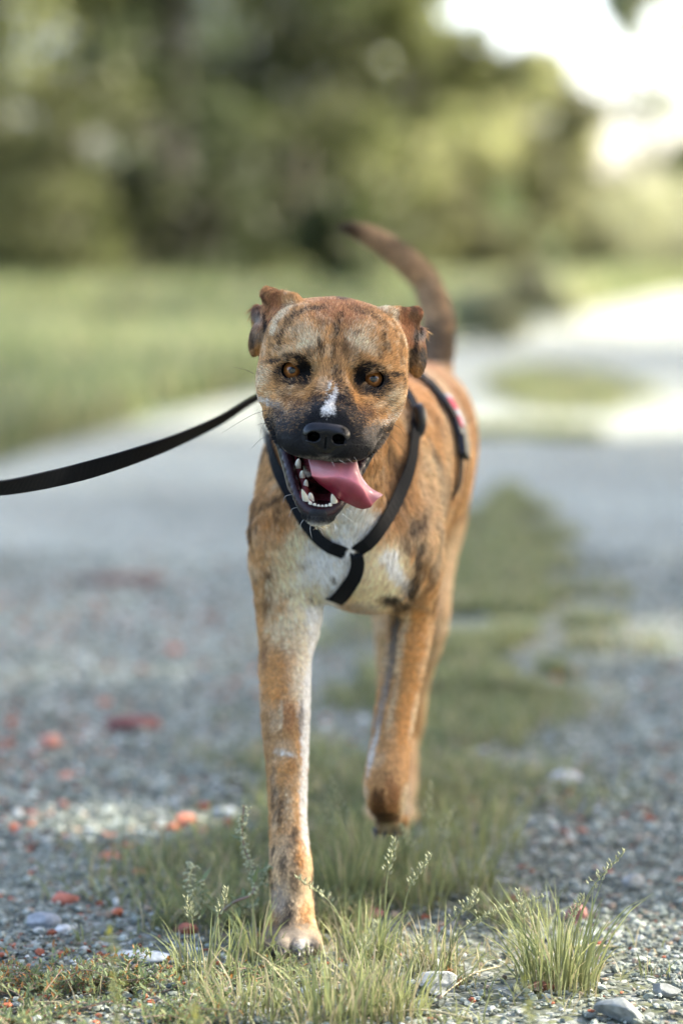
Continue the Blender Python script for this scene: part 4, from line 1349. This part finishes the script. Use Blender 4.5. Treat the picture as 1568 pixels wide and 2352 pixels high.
# median sward, clumped, thinning to its edges
def sward(n, y0, y1, h0, h1, wd, name, ragged=0.55, **kw):
    y = y0 + (y1 - y0) * RNG.random(n) ** 1.3
    k = RNG.normal(0, .55, n)
    x = med_c(y) + med_w(y) * k
    P = np.stack([x, y, 0 * x], -1)
    m = fbm(P, 7, 31, 3) > ragged - .22 * (1 - np.abs(k))
    x, y = x[m], y[m]
    return blade_stuff(name, x, y, h0, h1, wd, .55, **kw)


sward(17000, 2.62, 4.2, .012, .055, .0026, 'grass', ragged=.58, dry=.2)
sward(24000, 4.0, 7.4, .02, .06, .005, 'grass', ragged=.58, dry=.22)
def patch(n, cx, cy, rx, ry, h0, h1, wd, **kw):
    a = RNG.uniform(0, 2 * np.pi, n); q = np.sqrt(RNG.random(n))
    x = cx + np.cos(a) * q * rx; y = cy + np.sin(a) * q * ry
    m = fbm(np.stack([x, y, 0 * x], -1), 3, 77, 2) > .42
    return blade_stuff('grass', x[m], y[m], h0, h1, wd, .6, **kw)


patch(5000, 1.18, 12.6, .42, 1.9, .03, .09, .012)
patch(3000, .75, 9.7, .30, .35, .02, .06, .010, young=.6)
patch(1600, .95, 3.1, .22, .10, .01, .035, .004)
patch(1200, .78, 3.75, .12, .2, .01, .035, .004)
sward(5200, 1.95, 2.7, .012, .045, .0020, 'grass', ragged=.62, dry=.35)


xs_ = RNG.uniform(-.45, .5, 5200); ys_ = RNG.uniform(1.98, 2.62, 5200)
mk = fbm(np.stack([xs_, ys_, 0 * xs_], -1), 9, 61, 3) > .50
thatch = blade_stuff('dry_litter', xs_[mk], ys_[mk], .003, .010, .0016, 4.5, dry=.62, young=.25)


def bunch(x, y, r, n, h, wd=.0022, lean=.6, dry=.09, young=.45, splay=1.0):
    n = int(n * .78)
    a = RNG.uniform(0, 2 * np.pi, n); q = np.sqrt(RNG.random(n)) * r
    base = np.stack([x + np.cos(a) * q, y + np.sin(a) * q, np.full(n, -.003)], -1)
    hh = h * RNG.uniform(.45, 1.05, n)
    ln = np.stack([np.cos(a), np.sin(a)], -1) * (hh * lean * RNG.random(n) * splay)[:, None] + RNG.normal(0, .12, (n, 2)) * hh[:, None]
    b0, b1 = gcols(n, dry, young)
    return blades(base, hh, ln, wd * RNG.uniform(.7, 1.25, n), b0, b1, 4)


def panicle(p0, top, lean, spikes=26, size=.0016, col=np.array([.28, .30, .17])):
    """a flowering grass stalk: stem and small spikelets"""
    p0 = np.array(p0); tip = p0 + np.array([lean[0], lean[1], top])
    mid = p0 + np.array([lean[0] * .25, lean[1] * .25, top * .62])
    st = spline([p0, mid, tip], 16)
    parts = [tube(st, np.linspace(.0009, .0004, 16), 5)]
    sp = []
    for i in range(spikes):
        t = .60 + .40 * i / spikes
        c = st[min(int(t * 15), 15)] * (1 - (t * 15) % 1) + st[min(int(t * 15) + 1, 15)] * ((t * 15) % 1)
        off = np.array([math.cos(i * 2.4), math.sin(i * 2.4), .5]) * (.006 * (1.15 - t)) * 2.2 * RNG.uniform(.4, 1.2)
        e = c + off
        parts.append(tube(np.array([c, e]), .00025, 3))
        d = off / np.linalg.norm(off) + np.array([0, 0, 1.2]); d /= np.linalg.norm(d)
        sp.append(tube(np.array([e - d * size * 1.2, e, e + d * size * 2.2]), np.array([.25, 1, .1]) * size * .8, 5))
    return joinm(parts), joinm(sp)


m_stem = flat_mat('plant_stem', (.20, .22, .09), rough=.55, scale=80)
m_seed = flat_mat('seed_head', (.36, .37, .22), rough=.7, scale=300, var=.35)
m_leaf = attr_mat('plant_leaf', rough=.5, spec=.35, trans=.35)
m_stemr = flat_mat('reddish_stem', (.24, .16, .12), rough=.55, scale=80)


def tuft(label, u, v, r, n, h, pan=(), group='grass tufts by the dog', **kw):
    g = ground(u, v)
    t = empty('grass_tuft', tuple(g), label, 'grass tuft', group)
    v_, f_, c_ = bunch(g[0], g[1], r, n, h, **kw)
    mesh_obj('blades', v_, f_, m_grass, t, color=c_)['kind'] = 'stuff'
    for (du, top, lx, ly) in pan:
        (sv, sf), (hv, hf) = panicle(ground(u + du, v), top, (lx, ly))
        st = mesh_obj('stalk', sv, sf, m_stem, t)
        mesh_obj('seed_head', hv, hf, m_seed, t)['kind'] = 'stuff'
    return t


tuft('large upright green grass tuft on the gravel at the lower right', 1280, 2268, .042, 210, .115, [(30, .145, .055, .0), (-70, .10, -.01, .01), (10, .10, .02, -.01)], splay=1.25)
tuft('bright green grass tuft just right of the standing front paw', 840, 2215, .030, 120, .085, [(-40, .095, -.055, .0), (40, .135, .012, .01), (75, .12, .035, .0)])
tuft('pale sunlit grass tuft at the bottom edge below the standing paw', 760, 2345, .050, 190, .085, [(60, .10, .02, 0)], dry=.3)
tuft('grass tuft against the left side of the standing front paw', 590, 2205, .022, 70, .075)
tuft('dark green grass tuft behind the standing paw', 800, 2075, .04, 150, .105, [(0, .15, -.02, .0), (-30, .13, -.01, 0)])
tuft('broad green grass clump under the lifted front paw', 900, 2010, .06, 200, .10)
tuft('grass clump with taller flowering stems right of the median centre', 960, 2090, .03, 80, .08, [(10, .15, .01, 0), (25, .12, .03, 0), (0, .10, -.02, 0)])
tuft('sprawling thin grass tuft on gravel with loose pale seed heads', 1000, 2240, .03, 70, .075, [(10, .085, .11, .0), (20, .07, .07, .01), (-10, .08, .05, 0), (30, .09, .03, 0)], dry=.45)
tuft('thin grass tuft left of the goosefoot roots at the lower left', 470, 2255, .035, 75, .08, [(20, .10, .015, 0), (-20, .09, -.01, 0)])
tuft('low grass tuft at the bottom edge right of centre', 900, 2330, .04, 110, .075, [(30, .09, .03, 0)], dry=.3)
tuft('small straggling grass tuft at the bottom left of centre', 560, 2330, .04, 90, .07, dry=.3)
tuft('short grass tuft on the gravel far right at the bottom', 1500, 2240, .02, 22, .03)
tuft('soft grass tuft on the right median edge behind the seeded grass', 1080, 2050, .035, 100, .08)
tuft('blurred grass tuft alone on the left gravel beyond the goosefoot', 370, 2000, .035, 60, .07)
tuft('pair of tiny grass blades beside the white pebble at left', 195, 2165, .008, 9, .03)
tuft('blurred low clump on the right gravel track', 1440, 1830, .04, 80, .025, splay=3)
tuft('blurred yellowish grass clump right of the lifted paw', 1090, 1960, .06, 140, .09, young=.7)
tuft('blurred grass clump left of the standing leg', 520, 1950, .06, 120, .07)
tuft('dry grass tuft at the bottom centre beside the pale rock', 860, 2290, .03, 70, .06, dry=.6)


# leafy plants
def leafs(P, D, ln, wd, col):
    """folded pointed leaves: P base, D direction"""
    n = len(P)
    D = D / (np.linalg.norm(D, axis=1)[:, None] + 1e-9)
    S = np.cross(D, [0, 0, 1.0]); S /= np.linalg.norm(S, axis=1)[:, None] + 1e-9
    U = np.cross(S, D)
    a = P; b = P + D * (ln * .45)[:, None] + S * (wd * .5)[:, None] + U * (wd * .2)[:, None]
    c = P + D * (ln * .45)[:, None] - S * (wd * .5)[:, None] + U * (wd * .2)[:, None]
    m_ = P + D * (ln * .5)[:, None]; t = P + D * ln[:, None] - U * (ln * .1)[:, None]
    Vt = np.stack([a, b, m_, c, t], 1).reshape(-1, 3)
    k = (np.arange(n) * 5)[:, None]
    F = np.concatenate([k + np.array([[0, 1, 2]]), k + np.array([[0, 2, 3]]), k + np.array([[1, 4, 2]]), k + np.array([[2, 4, 3]])])
    return Vt, F, np.repeat(col, 5, 0)


def balls(P, s):
    n = len(P)
    Vt = (IV[None] * s[:, None, None] * (1 + RNG.uniform(-.15, .15, (n, 12, 1))) + P[:, None]).reshape(-1, 3)
    return Vt, (IF_[None] + (np.arange(n) * 12)[:, None, None]).reshape(-1, 3)


gr = ground(608, 2172)
gf = empty('goosefoot_plant', tuple(gr), 'branching weed with knobbly green seed spikes left of the standing leg', 'weed')
yk = gr[1]
def PU(u, v, dy=0.0): return pix(u, v, yk + dy)[0]
stems = [[PU(608, 2172), PU(628, 2125, .01), PU(640, 2085, .01), PU(642, 2062, 0)],
         [PU(642, 2070), PU(600, 2058), PU(570, 2040, -.005), PU(572, 2000), PU(567, 1950), PU(556, 1890, .005), PU(560, 1842, .01)],
         [PU(640, 2075), PU(618, 2068), PU(600, 2060)], [PU(636, 2085), PU(600, 2090), PU(560, 2095), PU(545, 2075), PU(540, 2020)],
         [PU(600, 2068), PU(590, 2080), PU(575, 2078)], [PU(642, 2066), PU(575, 2085), PU(510, 2090), PU(470, 2072), PU(440, 2020), PU(438, 1985)]]
S2 = [[(500, 2170), (496, 2130), (505, 2100), (540, 2072), (580, 2052), (582, 2000), (562, 1950), (556, 1900), (560, 1850)],
      [(505, 2100), (480, 2085), (458, 2075), (440, 2050), (436, 2010), (442, 1985)],
      [(470, 2082), (465, 2050), (460, 2030)], [(572, 2055), (600, 2035), (612, 2010), (622, 1990)], [(540, 2072), (560, 2085), (590, 2080)]]
gr = ground(500, 2172); yk = gr[1]; gf.location = tuple(gr)
sd = []; lf = []
for k_, pl in enumerate(S2):
    q = spline([PU(a, b_, .01 * math.sin(i * 1.3)) for i, (a, b_) in enumerate(pl)], 50)
    v_, f_ = tube(q, np.linspace(.0022, .0008, 50) if k_ == 0 else np.linspace(.0014, .0006, 50), 6)
    mesh_obj('stem', v_, f_, m_stemr if k_ == 0 else m_stem, gf)
    t0 = .52 if k_ == 0 else (.35 if k_ == 1 else .5)
    for i in range(int((1 - t0) * (300 if k_ == 0 else 110 if k_ == 1 else 40))):
        t = t0 + (1 - t0) * RNG.random()
        c = q[int(t * 49)]
        sd.append(c + RNG.normal(0, 1, 3) * .0034 * (0.5 + abs(math.sin(t * 46)) * 1.0) * (1.25 - .7 * t))
    for i in range(10 if k_ == 0 else 5):
        t = .25 + .65 * RNG.random(); lf.append((q[int(t * 49)], RNG.normal(0, 1, 3) + np.array([0, 0, .4])))
sd = np.array(sd)
v_, f_ = balls(sd, RNG.uniform(.0011, .0021, len(sd)))
mesh_obj('seed_head', v_, f_, m_seed, gf)['kind'] = 'stuff'
lp = np.array([a for a, b_ in lf]); ld = np.array([b_ for a, b_ in lf])
v_, f_, c_ = leafs(lp, ld, RNG.uniform(.012, .03, len(lp)), RNG.uniform(.004, .008, len(lp)), np.repeat((GR * 1.2)[None], len(lp), 0))
mesh_obj('leaf', v_, f_, m_leaf, gf, color=c_, smooth=False)


def creeper(label, u, v, n_st, reach, h, name='knotweed_mat', cat='weed', orange=.1, lsize=.009, group=None):
    g = ground(u, v)
    t = empty(name, tuple(g), label, cat, group)
    Pl, Dl = [], []; stp = []
    for i in range(n_st):
        a = RNG.uniform(0, 2 * math.pi); L = reach * RNG.uniform(.4, 1)
        e = g + np.array([math.cos(a) * L, math.sin(a) * L, h * RNG.uniform(.15, 1)])
        m1 = (g * .5 + e * .5) + RNG.normal(0, 1, 3) * np.array([.15, .15, .1]) * L
        m1[2] = max(m1[2], .002)
        q = spline([g, m1, e], 24)
        stp.append(tube(q, np.linspace(.0008, .0004, 24), 4))
        for j in range(3, 24):
            for _ in range(2):
                Pl.append(q[j]); Dl.append(RNG.normal(0, 1, 3) + np.array([0, 0, .9]) + (q[j] - q[j - 1]) * 60)
    v_, f_ = joinm(stp)
    mesh_obj('stem', v_, f_, m_stemr, t)
    n = len(Pl)
    r = RNG.random((n, 1))
    c0 = np.where(r < orange, np.array([.42, .20, .06]), np.where(r < .3, GY, GR * 1.1)) * RNG.uniform(.7, 1.3, (n, 1))
    v_, f_, c_ = leafs(np.array(Pl), np.array(Dl), lsize * RNG.uniform(.6, 1.2, n), lsize * .34 * RNG.uniform(.7, 1.2, n), c0)
    o = mesh_obj('leaves', v_, f_, m_leaf, t, color=c_, smooth=False); o['kind'] = 'stuff'
    return t


creeper('creeping knotweed with orange tinted leaves in the bottom left corner', 110, 2270, 34, .11, .03, orange=.2)
creeper('creeping knotweed mat right of the corner one at the bottom left', 300, 2275, 26, .08, .03, orange=.12)
creeper('low leafy weed between the thin tuft and the paw at the bottom', 620, 2250, 26, .07, .02, orange=.05, lsize=.007)
creeper('green knotweed at the very bottom left edge', 40, 2350, 26, .10, .03, orange=.06)
creeper('tiny reddish weed on the gravel beside the pale rock', 1040, 2262, 8, .018, .014, orange=.9, lsize=.006)
creeper('low weed at the bottom edge right of the knotweed', 420, 2345, 22, .08, .03, orange=.05)

# three tall stems close to the lens
def near_weed(label, u, y, top_v, lean, n):
    P0 = pix(u, 2352, y)[0]; P0[2] = 0
    P1 = pix(u + lean, top_v, y)[0]
    t = empty('tall_weed', tuple(P0), label, 'weed', 'tall weeds near the lens')
    q = spline([P0, (P0 + P1) / 2 + np.array([.004, 0, 0]), P1], 30)
    v_, f_ = tube(q, np.linspace(.0016, .0008, 30), 6); mesh_obj('stem', v_, f_, m_stem, t)
    Pl = q[RNG.integers(10, 30, n)] + RNG.normal(0, .002, (n, 3)); Dl = RNG.normal(0, 1, (n, 3)) + np.array([0, 0, 1.0])
    c0 = np.where(RNG.random((n, 1)) < .25, np.array([.38, .36, .05]), GO * 1.2)
    v_, f_, c_ = leafs(Pl, Dl, RNG.uniform(.006, .014, n), RNG.uniform(.003, .005, n), c0)
    mesh_obj('leaves', v_, f_, m_leaf, t, color=c_, smooth=False)['kind'] = 'stuff'


near_weed('out of focus weed stem with yellow buds above the knotweed at the left', 258, 2.12, 2140, -6, 60)
near_weed('out of focus small weed stem at the bottom left of centre', 440, 2.08, 2255, 5, 40)
near_weed('out of focus green stem at the bottom edge below the large tuft', 1215, 2.10, 2260, -10, 34)

# dry straws lying on the ground
m_straw = flat_mat('dry_straw', (.45, .38, .22), rough=.6, var=.25, scale=60)
for i, (u0, v0, u1, v1, lab) in enumerate(((20, 2330, 190, 2325, 'long pale straw lying at the bottom left edge'), (560, 2280, 800, 2262, 'dry straw lying below the standing paw'),
                                            (1010, 2300, 1150, 2230, 'dry straw leaning right of the pale rock'), (390, 2246, 470, 2226, 'short root like straw left of the paw'),
                                            (1230, 2210, 1420, 2185, 'thin straw reaching right from the large tuft'), (860, 2340, 1080, 2352, 'pale straw at the bottom edge right of centre'))):
    a = ground(u0, v0); b_ = ground(u1, v1)
    v_, f_ = tube(spline([a + [0, 0, .004], (a + b_) / 2 + [0, .004, .010], b_ + [0, 0, .005]], 16), .0009, 5)
    tag(mesh_obj('dry_straw', v_, f_, m_straw), lab, 'straw')


# ------------------------------------------------------------------ single stones and brick pieces
def rock(name, label, cat, u, v, wu, hu, col, seed, angular=.25, depth=.8, tilt=0.0):
    g = ground(u, v)
    s = float(np.linalg.norm(ground(u + wu / 2, v) - ground(u - wu / 2, v)))
    me = bpy.data.meshes.new('tmp')
    import bmesh
    bm = bmesh.new(); bmesh.ops.create_icosphere(bm, subdivisions=4, radius=1.0)
    Vv = np.array([x.co[:] for x in bm.verts]); Ff = np.array([[w.index for w in f.verts] for f in bm.faces]); bm.free()
    bpy.data.meshes.remove(me)
    rg = np.random.default_rng(seed)
    pl = rg.normal(size=(11, 3)); pl /= np.linalg.norm(pl, axis=1)[:, None]; dd = rg.uniform(1 - angular * 1.6, .95, 11)
    for n_, d_ in zip(pl, dd):
        e = Vv @ n_ - d_
        Vv = Vv - np.maximum(e, 0)[:, None] * n_
    Vv *= (1 + .10 * (fbm(Vv, 2.2, seed, 4) - .5))[:, None]
    hz = s * hu / wu * 1.05
    Vv = Vv * np.array([s / 2, s / 2 * depth, hz / 2])
    c, sn = math.cos(tilt), math.sin(tilt)
    Vv = np.stack([Vv[:, 0] * c - Vv[:, 1] * sn, Vv[:, 0] * sn + Vv[:, 1] * c, Vv[:, 2]], -1)
    Vv = Vv + g + np.array([0, s * depth * .35, hz * .22])
    cc = np.array(col)[None] * (.6 + .8 * fbm(Vv, 2.6 / s, seed + 3, 4))[:, None]
    o = mesh_obj(name, Vv, Ff, m_rock, smooth=False, color=cc)
    return tag(o, label, cat)


m_rock = attr_mat('rock_face', rough=.75, spec=.35, noise=.3, bump=.8, scale=140)
rock('rock', 'large pale faceted rock at the bottom right of centre', 'rock', 1000, 2285, 120, 62, (.33, .34, .32), 3, .38)
rock('pebble', 'flat white pebble on the gravel at the left', 'stone', 148, 2150, 50, 30, (.50, .50, .47), 4, .15)
rock('stone', 'broad flat grey stone behind the white pebble', 'stone', 95, 2135, 90, 42, (.22, .24, .25), 5, .2)
rock('brick_chip', 'reddish brick chip behind the flat grey stone', 'brick piece', 142, 2078, 78, 30, (.36, .12, .075), 6, .25)
rock('brick_chip', 'dull brick chip near the weed roots left of the paw', 'brick piece', 425, 2148, 58, 30, (.30, .105, .07), 7, .25)
rock('brick_chip', 'pinkish brick piece behind the large right tuft', 'brick piece', 1322, 2115, 58, 46, (.42, .19, .15), 8, .3)
rock('brick_chip', 'pinkish stone between grass stems right of the paw', 'brick piece', 858, 2110, 46, 30, (.42, .19, .16), 9, .2)
rock('brick_chip', 'brown brick piece at the median edge right of the tall stems', 'brick piece', 1180, 2085, 40, 36, (.24, .11, .07), 10, .3)
rock('stone', 'flat bluish stone slab left of the paw near the bottom', 'stone', 320, 2215, 150, 30, (.27, .30, .32), 11, .2, depth=.5)
rock('rock', 'grey faceted rock cut by the bottom right corner', 'rock', 1440, 2352, 150, 70, (.20, .215, .20), 12, .42)
rock('rock', 'light grey rock on the right edge of the gravel', 'rock', 1460, 2040, 66, 36, (.28, .29, .27), 13, .3)
rock('stone', 'grey stone right of the large tuft near the right edge', 'stone', 1530, 2290, 72, 40, (.20, .215, .2), 14, .3)
rock('stone', 'blurred pink stone on the left gravel', 'stone', 112, 1715, 62, 34, (.52, .23, .16), 15, .2)
rock('brick_chip', 'blurred dark red flat brick shard on the left track', 'brick piece', 308, 1675, 150, 34, (.17, .06, .05), 16, .25, depth=.5)
rock('brick_chip', 'blurred long brown clod far along the left track', 'clod', 270, 1338, 240, 26, (.22, .13, .10), 17, .2, depth=.3)
rock('stone', 'blurred bluish pale stone among grass between the legs at left', 'stone', 515, 1880, 66, 30, (.24, .27, .28), 18, .2)
rock('stone', 'blurred white stone on the right track', 'stone', 1300, 1800, 70, 34, (.58, .58, .58), 19, .2)
rock('brick_chip', 'small orange brick chip left of the thin grass tuft', 'brick piece', 268, 2105, 34, 22, (.45, .13, .06), 20, .25)
rock('brick_chip', 'russet shard under the large tuft', 'brick piece', 1245, 2278, 70, 22, (.24, .10, .06), 21, .25)
for k_, (u_, v_2, w_) in enumerate(((430, 1895, 60), (395, 1908, 40), (470, 1915, 34), (250, 1975, 44), (320, 2010, 36), (240, 1620, 36), (395, 1500, 40), (150, 1790, 36))):
    rock('brick_chip', ['orange blurred brick chip in the pale patch left of the leg', 'smaller orange chip left of the brightest brick chip', 'orange chip right of the brightest brick chip',
                        'blurred red chip on the gravel above the brick cluster', 'red chip nearer the goosefoot weed', 'blurred faint pink chip beyond the dark red shard',
                        'far pink chip on the left track near the leg', 'blurred red chip below the pink stone'][k_], 'brick piece', u_, v_2, w_, w_ * .5, (.52, .18, .10), 30 + k_, .2)

# ------------------------------------------------------------------ verge, trees, bushes
def verge(n, name, region, h0, h1, wd, **kw):
    x = RNG.uniform(region[0], region[1], n); y = region[2] + (region[3] - region[2]) * RNG.random(n)
    eL = np.interp(y, [p[1] for p in edgeL], [p[0] for p in edgeL]); eR = np.interp(y, [p[1] for p in edgeR], [p[0] for p in edgeR])
    P = np.stack([x, y, 0 * x], -1)
    vis = np.abs(x) < y * .15 + 1.2
    m = ((x < eL - .05) | (x > eR + .05)) & (fbm(P, .9, 41, 2) > .36) & vis
    return blade_stuff(name, x[m], y[m], h0, h1, wd, .4, S=3, **kw)


verge(90000, 'tall_grass', (-6, 4, 8.5, 24), .10, .30, .022, dry=.07, young=.2)
verge(60000, 'tall_grass', (-9, 14, 22, 48), .25, .55, .05, dry=.06, young=.16)

m_bark = flat_mat('bark', (.10, .080, .060), rough=.9, bump=.8, scale=12, var=.35)
m_fol = attr_mat('foliage', rough=.55, spec=.3, trans=.45)


def leaf_cloud(cen, rad, n, size, base, seed, holes=.46):
    rg = np.random.default_rng(seed)
    k = len(cen)
    vol = np.prod(rad, axis=1) ** (2 / 3)
    idx = rg.choice(k, n, p=vol / vol.sum())
    d = rg.normal(size=(n, 3)); d /= np.linalg.norm(d, axis=1)[:, None]
    P = cen[idx] + d * rad[idx] * (rg.random(n) ** .45)[:, None]
    m = fbm(P, 1.3, seed, 3) > holes
    P = P[m]; n = len(P)
    A = rg.normal(size=(n, 3)); A /= np.linalg.norm(A, axis=1)[:, None]
    B2 = np.cross(A, rg.normal(size=(n, 3))); B2 /= np.linalg.norm(B2, axis=1)[:, None]
    s = size * rg.uniform(.5, 1.2, n)[:, None]
    Vt = np.stack([P - A * s * .6, P + B2 * s * .35, P + A * s * .6, P - B2 * s * .35], 1).reshape(-1, 3)
    F = np.arange(n * 4).reshape(-1, 4)
    tone = .45 + 1.1 * sstep(.3, .72, fbm(P, 1.0, seed + 9, 2))
    c = np.array(base)[None] * (tone * rg.uniform(.7, 1.3, n))[:, None]
    return Vt, F, np.repeat(c, 4, 0)


def tree(label, x, y, H_, R_, base, seed, n=9000, size=.16, trunk=.22, cat='tree', name='tree', group='trees and bushes behind the meadow', low=.15, hole=None):
    rg = np.random.default_rng(seed)
    t = empty(name, (x, y, 0), label, cat, group)
    k = 26
    z = H_ * (low + (1 - low) * rg.random(k))
    prof = R_ * np.sin(np.clip((z / H_ - low * .6) / (1.04 - low * .6), 0, 1) * np.pi) ** .4
    a = rg.uniform(0, 2 * np.pi, k); rr = prof * np.sqrt(rg.random(k)) * .85
    cen = np.stack([x + np.cos(a) * rr, y + np.sin(a) * rr, z], -1)
    rad = np.stack([R_ * rg.uniform(.28, .46, k)] * 2 + [R_ * rg.uniform(.22, .36, k)], -1)
    v_, f_, c_ = leaf_cloud(cen, rad, n, size, base, seed)
    keep = np.repeat(v_.reshape(-1, 4, 3)[:, 0, 2] > .12, 4)
    if hole is not None:
        q = v_.reshape(-1, 4, 3)[:, 0]
        hk = np.ones(len(q), bool)
        sd_ = np.array(SUN_DIR)
        for (hx, hy, hr) in hole:
            w = q - np.array([hx, hy, 0.0]); al = w @ sd_
            hk &= np.linalg.norm(w - al[:, None] * sd_, axis=1) > hr + .16
        keep &= np.repeat(hk, 4)
    kk = keep.reshape(-1, 4)[:, 0]
    v_ = v_.reshape(-1, 4, 3)[kk].reshape(-1, 3); c_ = c_.reshape(-1, 4, 3)[kk].reshape(-1, 3); f_ = np.arange(len(v_)).reshape(-1, 4)
    mesh_obj('crown', v_, f_, m_fol, t, color=c_, smooth=False)
    parts = [tube(spline([(x, y, -.1), (x + .02 * H_, y, H_ * .4), (x, y + .1, H_ * .8)], 14), np.linspace(.035, .008, 14) * H_ * trunk * 2, 8)]
    for i in range(7):
        c = cen[rg.integers(k)]; z0 = H_ * rg.uniform(.18, .5)
        parts.append(tube(spline([(x, y, z0), ((x + c[0]) / 2, (y + c[1]) / 2, (z0 + c[2]) / 2 + .2), c], 8), np.linspace(.012, .003, 8) * H_ * trunk * 2, 6))
    v_, f_ = joinm(parts)
    mesh_obj('trunk', v_, f_, m_bark, t)
    return t


D1 = (.045, .058, .022); D2 = (.095, .108, .038); D3 = (.25, .26, .115); D4 = (.31, .32, .19); D5 = (.075, .105, .048)
TREES = [
    ('dark dense tree filling the upper left edge', -6.9, 33, 9.5, 2.9, D1, 11),
    ('olive tree second from the left with bright leaf gaps', -4.5, 31, 8.8, 2.6, D2, 12),
    ('dark tree standing left of centre behind the leash', -2.4, 34, 9.5, 2.6, D1, 13),
    ('olive green tree just left of the dog head', -.7, 36, 8.8, 2.5, D2, 14),
    ('tall olive tree above the dog tail', 1.0, 37, 6.2, 2.0, D2, 15),
    ('light green tree right of the tail with sloping crown', 3.0, 42, 3.7, 1.9, D3, 16),
    ('pale rounded bush tree sloping down to the sky gap', 4.6, 46, 3.1, 1.5, D4, 17),
    ('deep green bush at the foot of the pale tree', 5.5, 50, 2.1, .9, D5, 18),
    ('slender tree between the tail and the pale tree', 1.8, 43, 4.7, 1.6, D3, 25),
    ('far tree cut by the right edge below the sky', 9.3, 60, 6.4, 2.3, D3, 19),
    ('tall dark tree behind the gap left of centre', -3.5, 42, 11, 3.6, D5, 20),
    ('tall tree behind the centre reaching the top edge', -1.2, 46, 11, 3.2, D1, 21),
    ('tree behind the upper left corner', -8.0, 42, 12, 4.0, D2, 22),
    ('far tall tree showing between the left crowns', -6.0, 54, 14, 4.5, D1, 23),
    ('far tall tree behind the middle of the wood', -1.8, 56, 14, 4.2, D2, 24),
]
for lab, x, y, h, r, c, sd in TREES: tree(lab, x, y, h, r, c, sd, n=15000, size=.2, low=.04)
BUSH = [
    ('low dark bush at the foot of the left tree', -5.0, 28.5, 2.4, 1.5, D1, 31), ('low olive bush beneath the second tree', -3.1, 28, 2.0, 1.3, D2, 32),
    ('dark low bush left of the dog head', -1.5, 29.5, 2.4, 1.3, D1, 33), ('green bush straight behind the dog head', -.1, 31, 2.4, 1.4, D2, 34),
    ('dark bush behind the tail tip', -.05, 27, 1.25, .6, D1, 35), ('yellowish bush right of the tail', 1.8, 34, 2.2, 1.3, D3, 36),
    ('dark bush beneath the pale tree', 2.7, 36, 1.4, .8, D5, 37), ('pale sunlit bush at the road bend', 5.2, 42, 1.8, 1.5, D4, 38),
    ('pale hazy bush far right beyond the road', 7.2, 46, 2.0, 2.2, D4, 39), ('bright bush at the right edge beyond the road', 9.4, 44, 1.9, 2.2, D4, 40),
    ('small green bush on the verge right of the tail', 1.75, 21, .7, .5, D4, 41), ('leafy weed clump on the verge beyond the harness', 1.15, 18.6, .34, .3, D4, 42),
]
for lab, x, y, h, r, c, sd in BUSH: tree(lab, x, y, h, r, c, sd, n=4500, size=.13, trunk=.2, cat='bush', name='bush', low=.03)

# roadside trees right of the frame: they shade the dog; one twig hangs into the upper right
HOLES = [(ground(930, 2345)[0], ground(930, 2345)[1], .21), (ground(430, 1880)[0], ground(430, 1880)[1], .01), (.9, 11, .9), (-.2, 11.2, .6), (-1.5, 13.5, .5), (-2.6, 17, 1.2), (1.6, 10.6, .8), (4.4, 27, 2.5)]  # gaps cut in these unseen crowns so sun patches land on chosen spots
tree('leafy roadside tree standing off to the right of the dog', 5.6, 3.3, 7.5, 2.9, D2, 51, n=26000, size=.17, group=None, low=.25, hole=HOLES)
tree('second roadside tree behind the first on the right', 5.9, 7.2, 9.2, 3.1, D2, 52, n=22000, size=.17, group=None, low=.25, hole=HOLES)
tree('roadside tree on the right nearest the camera side', 5.2, .9, 7.5, 2.8, D2, 53, n=22000, size=.17, group=None, low=.25, hole=HOLES)
tree('third roadside tree on the right along the bend', 7.4, 11.4, 10.0, 2.9, D2, 54, n=20000, size=.17, group=None, low=.3, hole=HOLES)
tree('roadside tree between the second and third on the right', 6.9, 9.4, 10.0, 2.7, D2, 57, n=18000, size=.18, group=None, low=.22, hole=HOLES)
tree('tall roadside tree where the right verge bends away', 8.6, 15.6, 11, 3.2, D2, 58, n=20000, size=.2, group=None, low=.2, hole=HOLES)
tree('tall roadside tree far along the right verge', 10.4, 20.5, 11, 3.4, D2, 59, n=20000, size=.2, group=None, low=.2, hole=HOLES)
for k_, (x_, y_) in enumerate(((-9, -13), (-3, -15), (3, -13), (9, -11))):  # unseen trees added to keep bright horizon out of nose and eye reflections
    tree(['unseen tree added behind the camera at its far left', 'unseen tree added behind the camera left of the track', 'unseen tree added behind the camera right of the track', 'unseen tree added behind the camera at its far right'][k_],
         x_, y_, 8.5, 3.4, D2, 70 + k_, n=7000, size=.4, group=None, low=.05)
ov = tree('tree at the right bend with a twig hanging into the upper right', 6.1, 24.0, 8.5, 2.0, D3, 55, n=11000, size=.15, group=None, low=.52)
tw = np.array([pix(1445, 45, 23.0)[0], pix(1430, 0, 23.0)[0], pix(1470, -60, 23.2)[0]])
v_, f_, c_ = leaf_cloud(tw, np.array([[.14, .2, .26], [.24, .3, .26], [.45, .4, .35]]), 2600, .10, D4, 56, holes=.2)
mesh_obj('twig', v_, f_, m_fol, ov, color=c_, smooth=False)
